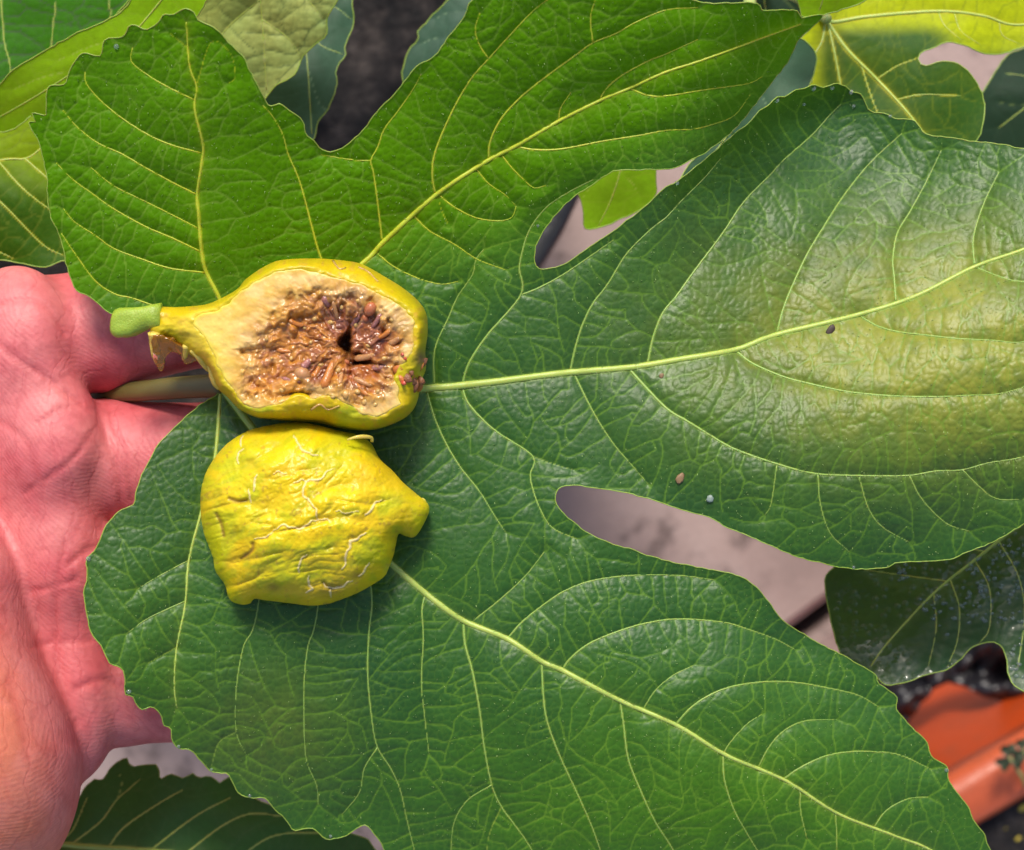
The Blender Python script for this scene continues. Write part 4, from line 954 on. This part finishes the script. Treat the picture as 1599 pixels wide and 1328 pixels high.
c, f = tube(P(q[:, 0], q[:, 1], q[:, 2]), np.interp(np.linspace(0, 1, len(q)), [0, .5, 1], [1.5, 3.2, 2.5]) * S, 7, True, 0.5); obj('peel_flake', mesh('peel_flake', c, f), M_thread, fig2)

# specks lying on the leaf
M_dk = plain('speck_dark', (0.05, 0.03, 0.02), 0.6, 0.4, 600); M_br = plain('speck_brown', (0.22, 0.13, 0.06), 0.5, 0.4, 600); M_wh = plain('speck_white', (0.20, 0.25, 0.21), 0.5, 0.3, 600)
for x, y, r, mt, lb, st in ((1297,516,5.5,M_dk,'tiny dark brown speck lying on the leaf just under its midrib',1.8),(1062,747,6,M_br,'tiny brown seed husk lying on the leaf above the long lobe gap',1.5),(1109,779,5.5,M_wh,'tiny whitish flake lying on the leaf above the long lobe gap',1.1),(1033,587,3.5,M_br,'pinhead brown dot on the leaf under the midrib fork',1.2)):
    b0 = P(x, y, float(zleaf(x, y)) + 0.15)
    c, f = ball(b0 * 0, r * S, 10, 7, (0.5, 0.8, 0.1), st, 0.35, x); c[:, 2] *= 0.28
    o = obj('speck', mesh('speck', c, f), mt); o.location = b0; tag(o, lb, 'speck')

# ------------------------------------------------------------------ leaves of the tree around
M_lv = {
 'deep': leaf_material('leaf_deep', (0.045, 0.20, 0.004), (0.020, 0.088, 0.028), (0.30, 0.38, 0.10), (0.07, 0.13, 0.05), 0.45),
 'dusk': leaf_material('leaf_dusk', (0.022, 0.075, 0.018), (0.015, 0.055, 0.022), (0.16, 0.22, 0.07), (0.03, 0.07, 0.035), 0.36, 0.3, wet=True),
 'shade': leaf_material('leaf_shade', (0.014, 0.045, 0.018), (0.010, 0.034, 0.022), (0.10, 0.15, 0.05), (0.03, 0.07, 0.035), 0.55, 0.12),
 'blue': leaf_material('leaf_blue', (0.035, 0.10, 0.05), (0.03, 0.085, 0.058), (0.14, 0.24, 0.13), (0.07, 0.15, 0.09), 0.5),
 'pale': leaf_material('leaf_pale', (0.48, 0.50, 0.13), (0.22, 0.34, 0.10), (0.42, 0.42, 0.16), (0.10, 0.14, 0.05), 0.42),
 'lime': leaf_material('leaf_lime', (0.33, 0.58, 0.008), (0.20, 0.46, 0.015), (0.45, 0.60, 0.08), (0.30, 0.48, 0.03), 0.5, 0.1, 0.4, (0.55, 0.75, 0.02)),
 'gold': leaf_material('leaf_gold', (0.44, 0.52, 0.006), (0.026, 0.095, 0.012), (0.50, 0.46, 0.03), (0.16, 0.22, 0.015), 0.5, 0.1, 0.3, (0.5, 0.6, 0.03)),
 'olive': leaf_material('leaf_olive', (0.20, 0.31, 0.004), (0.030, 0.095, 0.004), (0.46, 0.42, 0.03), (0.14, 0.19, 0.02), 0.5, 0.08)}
M_stem = vein_material('green_stalk', (0.28, 0.36, 0.10), (0.42, 0.46, 0.16))
GRP = 'leaves of the fig tree around the held leaf'
def bgleaf(label, outline, veins, z, mat, tilt=(0, 0), tone=None, pet=None, quilt=0.8, tert=0.5, seed=0, q4=13, vm=None, und=2.0, edge=1.2):
    o = np.array(outline, float); c = o.mean(0)
    ctrl = [(x, y, z + tilt[0] * (x - c[0]) / 100 + tilt[1] * (y - c[1]) / 100) for x, y in outline[::max(1, len(outline) // 10)]] + [(c[0], c[1], z + 1.5)]
    return build_leaf('fig_leaf', label, outline, veins, ctrl, mat, vm or M_vein, h=3.0, group=GRP, tone=tone, quilt=quilt, tert_gain=tert, seed=seed, q4=q4, petiole=pet, und=und, fold=0.8, margin_r=edge)
bgleaf('dark green leaf with pale upright veins behind the curled lime leaf', [(-160,-120),(100,-160),(280,-130),(260,-40),(214,4),(140,64),(60,120),(0,160),(-90,190),(-190,80)],
 [([(60,-150),(85,0),(83,35),(80,74),(74,110)],2.0,1.2),([(-10,-120),(2,7),(7,67),(16,106),(10,160)],2.2,1.2),([(180,-130),(170,0),(174,18),(165,45)],1.6,1.0)], -34, M_lv['deep'], (0, -1), lambda X, Y: 0.1 + 0 * X, pet=([(60,-150,-34),(120,-260,-60),(200,-330,-110)],14,12,M_stem), tert=0.9, seed=21)
bgleaf('bright lime leaf curling up in a narrow band over the dark veined leaf', [(-120,190),(-40,158),(0,131),(21,110),(53,90),(85,71),(124,50),(166,32),(198,11),(225,-30),(300,-80),(330,-20),(280,60),(200,112),(130,150),(90,178),(40,198),(5,214),(-60,240)],
 [([(300,-60),(200,60),(120,110),(40,160),(-60,215)],2.0,1.0),([(200,60),(150,70),(90,95)],1.2,.7),([(120,110),(70,120),(20,140)],1.2,.7)], -20, M_lv['lime'], (1, -5.5), lambda X, Y: 0.3 + 0 * X, pet=([(300,-60,-18),(380,-180,-40),(420,-300,-100)],14,12,M_stem), quilt=0.35, seed=23)
bgleaf('olive green leaf with a forked yellow vein just above the open hand', [(-120,170),(0,206),(60,176),(110,180),(160,300),(150,420),(101,407),(71,418),(28,411),(0,406),(-110,400),(-200,300)],
 [([(-160,270),(0,250),(39,248),(64,232),(110,190)],3.0,1.6),([(39,248),(71,276),(110,310)],2.0,1.2),([(-30,220),(0,255),(35,294),(76,326),(120,350)],1.9,1.0),([(-60,270),(0,315),(64,380),(100,400)],1.9,1.0),([(-100,300),(-20,380),(20,404)],1.5,1.0)],
 -26, M_lv['olive'], (0, 1.5), lambda X, Y: sstep(230, 350, Y + 0.3 * (80 - X)), pet=([(-160,270,-26),(-230,250,-40),(-260,160,-100)],14,12,M_stem), seed=25)
bgleaf('pale crinkled grey-green leaf at the top beside the dark soil gap', [(150,70),(215,-20),(250,-140),(400,-200),(520,-140),(545,-60),(527,0),(510,28),(511,53),(492,71),(474,88),(460,117),(435,131),(418,150),(395,165),(330,135),(250,110)],
 [([(380,-190),(400,-60),(410,40),(416,140)],2.6,1.2),([(390,-120),(300,-40),(255,30),(250,100)],1.9,1.0),([(402,-60),(470,-10),(505,30)],1.8,1.0),([(405,0),(350,50),(320,110)],1.6,1.0),([(408,30),(450,60),(470,90)],1.5,.9)], -24, M_lv['pale'], (0, -4), lambda X, Y: fbm(X / 60, Y / 60, 3), pet=([(380,-190,-20),(430,-280,-60),(440,-330,-110)],14,12,M_stem), quilt=1.6, seed=27, tert=0.7)
bgleaf('smooth blue-green leaf hanging behind the pale crinkled leaf', [(545,-130),(560,-60),(550,0),(552,35),(538,74),(540,85),(524,110),(526,131),(513,170),(496,191),(488,218),(450,210),(400,165),(370,60),(430,-100)],
 [([(480,-130),(470,0),(480,100),(487,210)],2.2,1.0),([(475,40),(500,70),(535,85)],1.3,.8),([(478,100),(500,165),(512,168)],1.2,.8),([(474,0),(520,10),(548,30)],1.3,.8)], -42, M_lv['blue'], (0, 3), lambda X, Y: 0.5 + 0 * X, pet=([(480,-130,-46),(460,-240,-70),(440,-330,-120)],13,12,M_stem), quilt=0.4, tert=0.3, seed=29, q4=0)
bgleaf('small dark blue-green leaf tip beyond the dark soil gap', [(629,125),(632,99),(639,78),(652,64),(653,50),(662,39),(678,21),(705,-5),(760,-70),(860,-90),(870,60),(780,160),(670,190)],
 [([(800,-60),(740,20),(680,90),(650,140)],2.0,1.0),([(740,20),(700,20),(680,30)],1.2,.8),([(710,60),(680,60),(655,70)],1.1,.7)], -50, M_lv['blue'], (0, 0), lambda X, Y: 0.8 + 0 * X, pet=([(800,-60,-50),(760,-200,-80),(600,-330,-150)],13,12,M_stem), quilt=0.4, tert=0.2, seed=31, q4=0)
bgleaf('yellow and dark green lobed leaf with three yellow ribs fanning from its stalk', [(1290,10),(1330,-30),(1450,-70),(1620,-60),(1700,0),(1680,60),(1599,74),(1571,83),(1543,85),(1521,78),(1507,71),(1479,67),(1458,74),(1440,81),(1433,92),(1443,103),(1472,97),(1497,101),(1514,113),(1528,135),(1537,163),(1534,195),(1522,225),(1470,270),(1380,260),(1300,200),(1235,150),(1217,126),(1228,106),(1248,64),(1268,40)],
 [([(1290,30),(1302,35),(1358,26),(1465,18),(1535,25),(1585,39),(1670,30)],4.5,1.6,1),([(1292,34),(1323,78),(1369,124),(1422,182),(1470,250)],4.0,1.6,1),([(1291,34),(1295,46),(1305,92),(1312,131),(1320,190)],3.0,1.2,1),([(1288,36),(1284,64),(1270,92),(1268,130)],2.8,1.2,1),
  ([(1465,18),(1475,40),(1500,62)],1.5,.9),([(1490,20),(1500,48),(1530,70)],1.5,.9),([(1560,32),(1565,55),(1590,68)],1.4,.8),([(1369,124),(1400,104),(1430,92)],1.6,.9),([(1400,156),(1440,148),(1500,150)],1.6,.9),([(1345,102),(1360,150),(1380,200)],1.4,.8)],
 -32, M_lv['gold'], (0.5, 1.0), lambda X, Y: np.clip(sstep(28, 62, Y) * sstep(1262, 1300, X) - 0.8 * sstep(1440, 1520, X) * sstep(95, 70, Y), 0, 1), pet=([(1292,31,-32.5),(1250,0,-40),(1200,-40,-50),(1150,-220,-100)],9,11,M_stem), quilt=0.5, seed=33)  # lit and backlit parts of this leaf are painted in as yellow hue
bgleaf('pale lit leaf edge resting over the stalk end of the yellow ribbed leaf', [(1249,14),(1254,27),(1284,24),(1316,15),(1352,0),(1400,-40),(1380,-120),(1280,-130),(1240,-40)],
 [([(1310,-120),(1300,-50),(1280,15)],2.0,1.2),([(1303,-60),(1330,-30),(1340,0)],1.4,.8)], -8, M_lv['lime'], (0, -6), lambda X, Y: 0.2 + 0 * X, pet=([(1310,-120,-6),(1290,-230,-30),(1200,-330,-90)],13,12,M_stem), quilt=0.4, seed=35)
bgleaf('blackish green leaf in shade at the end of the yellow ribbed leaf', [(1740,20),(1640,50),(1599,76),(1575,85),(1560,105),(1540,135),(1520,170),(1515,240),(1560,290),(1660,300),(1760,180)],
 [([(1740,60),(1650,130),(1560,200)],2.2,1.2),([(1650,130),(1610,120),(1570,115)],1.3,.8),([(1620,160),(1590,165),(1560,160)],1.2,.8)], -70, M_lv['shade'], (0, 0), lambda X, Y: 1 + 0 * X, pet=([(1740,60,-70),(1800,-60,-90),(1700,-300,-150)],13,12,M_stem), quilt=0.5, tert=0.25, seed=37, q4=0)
bgleaf('little lime leaf end showing through the upper lobe gap', [(905,306),(910,329),(914,357),(940,354),(975,340),(1007,322),(1024,301),(1024,262),(1030,200),(960,180),(900,230),(888,285)],
 [([(980,190),(970,260),(955,310),(935,352)],2.0,1.0),([(968,265),(990,290),(1005,318)],1.2,.7),([(970,250),(930,280),(910,310)],1.2,.7)], -30, M_lv['lime'], (0, -3), lambda X, Y: 0.7 + 0 * X, pet=([(980,190,-28),(1000,100,-40),(1050,-250,-110)],12,11,M_stem), quilt=0.35, seed=39)
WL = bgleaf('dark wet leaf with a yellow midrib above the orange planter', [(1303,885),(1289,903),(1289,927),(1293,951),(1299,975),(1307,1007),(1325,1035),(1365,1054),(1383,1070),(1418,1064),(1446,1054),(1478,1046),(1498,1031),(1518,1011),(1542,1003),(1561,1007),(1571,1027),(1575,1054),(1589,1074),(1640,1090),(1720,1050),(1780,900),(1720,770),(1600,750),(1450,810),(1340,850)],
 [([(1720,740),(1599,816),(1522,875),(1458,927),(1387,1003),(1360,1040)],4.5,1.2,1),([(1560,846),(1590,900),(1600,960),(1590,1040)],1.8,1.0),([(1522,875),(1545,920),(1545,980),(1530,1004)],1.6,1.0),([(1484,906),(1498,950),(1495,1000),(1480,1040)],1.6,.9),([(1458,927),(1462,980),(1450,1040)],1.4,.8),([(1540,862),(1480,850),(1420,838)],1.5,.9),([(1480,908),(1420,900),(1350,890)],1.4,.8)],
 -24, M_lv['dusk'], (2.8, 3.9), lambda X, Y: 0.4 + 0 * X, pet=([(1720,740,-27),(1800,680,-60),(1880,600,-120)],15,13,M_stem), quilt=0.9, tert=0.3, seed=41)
def wet_beads():
    root, g_, Z_, poly_ = WL; r = np.random.RandomState(8); cs, fs, n0, k = [], [], 0, 0
    while k < 230:
        x, y = r.uniform(1400, 1640), r.uniform(850, 1080)
        i, j = int((x - g_.x0) / g_.h), int((y - g_.y0) / g_.h)
        if not g_.ins[i, j] or vnoise(x / 38, y / 30, 6) + 0.0022 * (x - 1500) < 0.42: continue
        c, f = ball(P(x, y, float(g_.sample(Z_, x, y)) + 0.02), r.uniform(1.6, 4.4) * S, 8, 6, None, 0.55, 0.15, k); c[:, 0] = c[:, 0].mean() + (c[:, 0] - c[:, 0].mean()) * r.uniform(0.8, 1.6)
        cs.append(c); fs.append(f + n0); n0 += len(c); k += 1
    o = obj('water_beads', mesh('water_beads', np.vstack(cs), np.vstack(fs)), M_drop, root); o['kind'] = 'stuff'
wet_beads()
bgleaf('dark green toothed leaf with light arching veins under the heel of the hand', [(80,1312),(107,1275),(128,1238),(147,1217),(159,1219),(173,1199),(198,1184),(206,1197),(243,1195),(250,1217),(264,1209),(285,1215),(301,1207),(310,1215),(330,1213),(343,1224),(359,1213),(372,1232),(440,1265),(540,1298),(580,1318),(600,1380),(520,1440),(300,1460),(120,1420),(60,1350)],
 [([(76,1316),(144,1323),(231,1328),(350,1340),(500,1350),(590,1350)],5.5,1.6,1),([(83,1316),(111,1300),(136,1246)],1.8,1.0),([(111,1319),(157,1283),(182,1250),(219,1217)],2.0,1.0),([(169,1324),(194,1292),(248,1255),(285,1234)],2.2,1.0),([(235,1328),(305,1275),(359,1246)],2.2,1.0),([(289,1334),(347,1290),(392,1271),(440,1275)],2.0,1.0),([(370,1341),(430,1305),(520,1300)],1.8,1.0),([(182,1250),(190,1225),(185,1205)],1.2,.7)],
 -42, M_lv['deep'], (0, 2.5), lambda X, Y: 0.9 + 0 * X, pet=([(78,1316,-42),(0,1330,-60),(-120,1420,-150)],17,14,M_stem), quilt=0.35, tert=0.25, seed=43, q4=0)

bgleaf('narrow dull green leaf strip between the two right-hand lobes', [(1062,290),(1075,258),(1110,225),(1150,175),(1190,110),(1240,60),(1275,90),(1250,160),(1200,205),(1140,260),(1090,305)],
 [([(1190,95),(1175,150),(1130,220),(1080,280)],2.0,1.0),([(1190,150),(1200,175),(1190,200)],1.2,.7)], -22, M_lv['blue'], (0, 0), lambda X, Y: 0.3 + 0 * X, pet=([(1190,95,-22),(1170,20,-40),(1200,-330,-90)],12,11,M_stem), quilt=0.4, tert=0.2, seed=45, q4=0)
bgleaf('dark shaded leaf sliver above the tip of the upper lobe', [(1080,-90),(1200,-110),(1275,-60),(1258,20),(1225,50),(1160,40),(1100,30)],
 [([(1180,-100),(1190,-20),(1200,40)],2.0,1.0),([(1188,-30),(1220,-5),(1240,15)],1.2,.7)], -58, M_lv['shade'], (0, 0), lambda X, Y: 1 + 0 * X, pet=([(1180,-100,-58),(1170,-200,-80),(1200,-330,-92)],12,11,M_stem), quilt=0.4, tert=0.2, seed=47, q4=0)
# the branch that carries the leaves (past the top of the picture) and the pot it grows from
M_bark = plain('fig_bark', (0.20, 0.17, 0.13), 0.85, 0.4, 90, 0.002)
def branch(name, label, pts, r0, r1):
    q = catmull(np.array(pts, float), 20.0); w = P(q[:, 0], q[:, 1], q[:, 2])
    root = thing(name, label, 'branch', w[0])
    c, f = tube(w, np.linspace(r0, r1, len(w)) * S, 14, True, 1.0, up=(0.3, 1, 0.1), wob=0.08, seed=len(pts)); obj('stem', mesh('stem', c, f), M_bark, root)
branch('fig_branch', 'grey-brown fig stem rising from the black pot past the top leaves', [(330,260,-330),(320,120,-260),(360,-120,-180),(440,-330,-112),(600,-345,-140),(800,-350,-120),(1050,-280,-108),(1200,-330,-92),(1420,-340,-110),(1700,-300,-150)], 120, 45)
branch('fig_shoot', 'short fig shoot carrying the olive leaf', [(320,120,-260),(60,60,-200),(-160,120,-150),(-260,160,-100)], 70, 40)

def pot(name, label, px, py, ztop, r, hgt, mat, soilmat, taper=0.8):
    c0 = P(px, py, ztop); base = np.array([c0[0], c0[1], 0.0])
    zt = c0[2]
    root = thing(name, label, 'pot', base)
    prof = [(r * taper, 0.0), (r * taper * 1.02, 0.004), (r * 0.97, zt - 0.018), (r * 1.03, zt - 0.017), (r * 1.03, zt - 0.001), (r * 1.015, zt), (r * 0.965, zt), (r * 0.95, zt - 0.02)]
    n = 64; a = np.arange(n) * 2 * math.pi / n
    co = np.array([[(base[0] + q * math.cos(t), base[1] + q * math.sin(t), z) for t in a] for q, z in prof])
    def strip(k0, k1):
        c = co[k0:k1 + 1].reshape(-1, 3); i = np.arange(k1 - k0)[:, None] * n; k = np.arange(n)[None]; k2 = (k + 1) % n
        return c, np.stack([i + k, i + k2, i + n + k2, i + n + k], -1).reshape(-1, 4)
    c, f = strip(0, 2); obj('wall', mesh('wall', c, f), mat, root)
    c, f = strip(2, 7); obj('rim', mesh('rim', c, f), mat, root)
    m = 60; gx = np.linspace(-1, 1, m); GX, GY = np.meshgrid(gx, gx, indexing='ij')
    rr = np.maximum(np.abs(GX), np.abs(GY)); q = np.hypot(GX, GY) + 1e-9; sx_, sy_ = GX * rr / q, GY * rr / q
    zz = zt - 0.019 + 0.010 * (fbm(GX * 9 + 20, GY * 9 + 20, 3, 4) - 0.5)
    c = np.stack([base[0] + sx_ * r * 0.955, base[1] + sy_ * r * 0.955, zz], -1).reshape(-1, 3)
    I = np.arange(m - 1)[:, None] * m + np.arange(m - 1)[None]; f = np.stack([I, I + m, I + m + 1, I + 1], -1).reshape(-1, 4)
    o = obj('soil', mesh('soil', c, f), soilmat, root); o['kind'] = 'stuff'
    return root
M_black = plain('black_plastic', (0.018, 0.017, 0.019), 0.5, 0.4, 60, 0.0006)
def soil_material():
    m = Mat('potting_soil')
    c = m.ramp(m.noise(110, 6, 0.7), [(0.36, (0.006, 0.005, 0.005)), (0.5, (0.028, 0.021, 0.019)), (0.62, (0.075, 0.058, 0.05)), (0.72, (0.16, 0.13, 0.11))])
    m.link(c, m.b.inputs['Base Color']); m.set(Roughness=0.95); m.bump(m.noise(160, 6, 0.7), 1.0, 0.012)
    return m.m
M_soil = soil_material()
pot('plant_pot', 'black plastic pot of dark soil under the top leaves', 330, 60, -190, 0.105, 0.16, M_black, M_soil)

# orange planter with soil, weeds and a heap of black plastic sheet by it
M_orange = plain('orange_plastic', (0.42, 0.050, 0.007), 0.38, 0.12, 40, 0.0004)
M_or2 = plain('orange_rim_lit', (0.52, 0.095, 0.032), 0.34, 0.12, 40, 0.0004)  # paler than the wall: sky reflection on the rim put into its colour
def grimy(mat):
    m = Mat.__new__(Mat); m.m = mat; m.t = mat.node_tree; m.n = m.t.nodes; m.b = m.n['Principled BSDF']
    src = m.b.inputs['Base Color'].links[0].from_socket
    g_ = m.ramp(m.noise(75, 6, 0.75), [(0.5, (0, 0, 0)), (0.72, (0.35, 0.35, 0.35))])
    m.link(m.mix(g_, src, (0.13, 0.055, 0.03)), m.b.inputs['Base Color'])
grimy(M_orange); grimy(M_or2)
def planter():
    zr = -236.0
    a = P(1478, 1232, zr); b = P(1620, 1150, zr)
    ux = (b - a)[:2]; ux /= np.linalg.norm(ux); uy = np.array([ux[1], -ux[0]])   # uy points away from the picture centre
    org = a[:2] - ux * 0.06
    zt = a[2]; L, Wd = 0.36, 0.17
    root = thing('planter_box', 'orange plastic planter box with a pale rounded rim beside the wet leaf', 'planter', (*(org + ux * L / 2 + uy * Wd / 2), 0.0))
    def ring(off, z, rad=0.03, n=8):
        pts = []
        for cx_, cy_, a0 in ((L, 0, -90), (L, Wd, 0), (0, Wd, 90), (0, 0, 180)):
            for k in range(n + 1):
                t = math.radians(a0 + 90 * k / n); R = rad - off
                ccx = cx_ - rad if cx_ else rad; ccy = cy_ - rad if cy_ else rad
                p = org + ux * (ccx + R * math.cos(t)) + uy * (ccy + R * math.sin(t)); pts.append((*p, z))
        return np.array(pts)
    def loft(rs):
        n = len(rs[0]); co = np.vstack(rs); i = np.arange(len(rs) - 1)[:, None] * n; k = np.arange(n)[None]; k2 = (k + 1) % n
        return co, np.stack([i + k, i + k2, i + n + k2, i + n + k], -1).reshape(-1, 4)
    c, f = loft([ring(-0.004, 0.0), ring(-0.002, 0.01), ring(0.0035, zt - 0.014)]); obj('wall', mesh('wall', c, f), M_orange, root)
    c, f = loft([ring(0.0035, zt - 0.014), ring(-0.001, zt - 0.0135), ring(-0.0015, zt - 0.004), ring(0.0005, zt - 0.001), ring(0.004, zt), ring(0.012, zt), ring(0.0145, zt - 0.002), ring(0.0155, zt - 0.02)]); obj('rim', mesh('rim', c, f), M_or2, root)
    m = 50; A, B = np.meshgrid(np.linspace(0.014, L - 0.014, m), np.linspace(0.014, Wd - 0.014, m), indexing='ij')
    q = org[None, None] + A[..., None] * ux + B[..., None] * uy
    zz = zt - 0.012 + 0.008 * (fbm(A * 120, B * 120, 8, 4) - 0.5)
    c = np.concatenate([q, zz[..., None]], -1).reshape(-1, 3); I = np.arange(m - 1)[:, None] * m + np.arange(m - 1)[None]; f = np.stack([I, I + 1, I + m + 1, I + m], -1).reshape(-1, 4)
    o = obj('soil', mesh('soil', c, f), M_soil, root); o['kind'] = 'stuff'
    return root, org, ux, uy, zt
pl_root, porg, pux, puy, pzt = planter()
M_clov = plain('clover_leaf', (0.022, 0.032, 0.008), 0.6, 0.3, 300); M_yel = plain('fallen_bit', (0.55, 0.42, 0.05), 0.6, 0.3, 300)
def clover(px, py, zmm, s, label):
    c0 = P(px, py, zmm); root = thing('clover', label, 'weed', (c0[0] + 0.012, c0[1] - 0.016, pzt - 0.014), 'clover weeds in the planter')
    for k in range(3):
        th_ = math.radians(100 + 120 * k); pts = []
        for t in np.linspace(0, 2 * math.pi, 18, endpoint=False):
            r = (0.62 - 0.38 * math.cos(t)) ; x = 0.55 - 0.5 * math.cos(t) - (0.16 if abs(t - math.pi) < 0.2 else 0); y = 0.52 * math.sin(t) * (1 - 0.35 * math.cos(t))
            pts.append((x, y))
        p = np.array(pts); R = np.array([[math.cos(th_), -math.sin(th_)], [math.sin(th_), math.cos(th_)]]); p2 = p @ R.T * s
        z = 0.0008 * np.sin(np.arange(18)) + 0.1 * np.abs(p[:, 1]) * s
        top = np.concatenate([c0[None] + np.concatenate([p2, z[:, None]], 1), (c0 + np.array([*(R @ np.array([0.5, 0]) * s), -0.0002]))[None]])
        f = [(i, (i + 1) % 18, 18) for i in range(18)]
        obj('leaflet', mesh('leaflet', top, f), M_clov, root)
    q = np.array([root.location, c0 + np.array([0.006, -0.008, -0.006]), c0 + np.array([0, 0, -0.0001])]); q = catmull(q, 0.002)
    c, f = tube(q, 0.0005, 6); obj('stalk', mesh('stalk', c, f), M_stem, root)
clover(1577, 1184, -224, 0.0042, 'small dark clover leaf hanging over the planter rim')
clover(1598, 1172, -226, 0.0036, 'olive clover leaf reaching over the planter rim beside the darker one')
for k, (x, y, s) in enumerate([(1597,1262,6),(1567,1296,5),(1590,1310,4)]):
    z = -247; b0 = P(x, y, z); c, f = ball(b0 * 0, s * 1.5 * S, 8, 6, (0.6, 0.5, 0.2), 1.7, 0.3, k); c[:, 2] *= 0.4
    b0[2] = pzt - 0.011
    o = obj('fallen_petal', mesh('fallen_petal', c, f), M_yel); o.location = b0
    tag(o, ('yellow petal on the planter soil close under the pale rim', 'smaller yellow petal on dark soil by the leaf edge', 'smallest yellow petal lying alone on the planter soil')[k], 'petal', 'yellow petals on the planter soil')
def black_sheet():
    # crumpled black plastic sheet between the pot wall and the paving
    out = np.array([(1330,1060),(1400,1020),(1470,985),(1540,975),(1640,990),(1740,1060),(1720,1140),(1650,1126),(1599,1108),(1540,1086),(1475,1066),(1445,1092),(1412,1132),(1380,1180),(1340,1150)], float)
    p = catmull(out, 8, True); g_ = Grid(p, 6.0); used, X, Y, f = g_.clip(p)
    z = -290 + 0.03 * (g_.X - 1500) - 0.14 * np.maximum(0, 1470 - g_.X) + 34 * (fbm(g_.X / 90, g_.Y / 60, 5, 3) - 0.5) + 10 * np.abs(fbm(g_.X / 30 + g_.Y / 50, g_.Y / 30, 9, 2) - 0.5) * 2
    co = P(X, Y, g_.sample(z, X, Y)); c0 = co.mean(0); c0[2] = 0
    root = thing('plastic_sheet', 'crumpled black plastic sheet draped over the planter corner below the wet leaf', 'plastic sheet', c0)
    o = obj('sheet', mesh('sheet', co, f[:, ::-1]), M_sheet, root)
    md = o.modifiers.new('thickness', 'SOLIDIFY'); md.thickness = 0.0008
M_sheet = plain('black_sheet', (0.014, 0.013, 0.016), 0.32, 0.4, 60, 0.0008)
black_sheet()
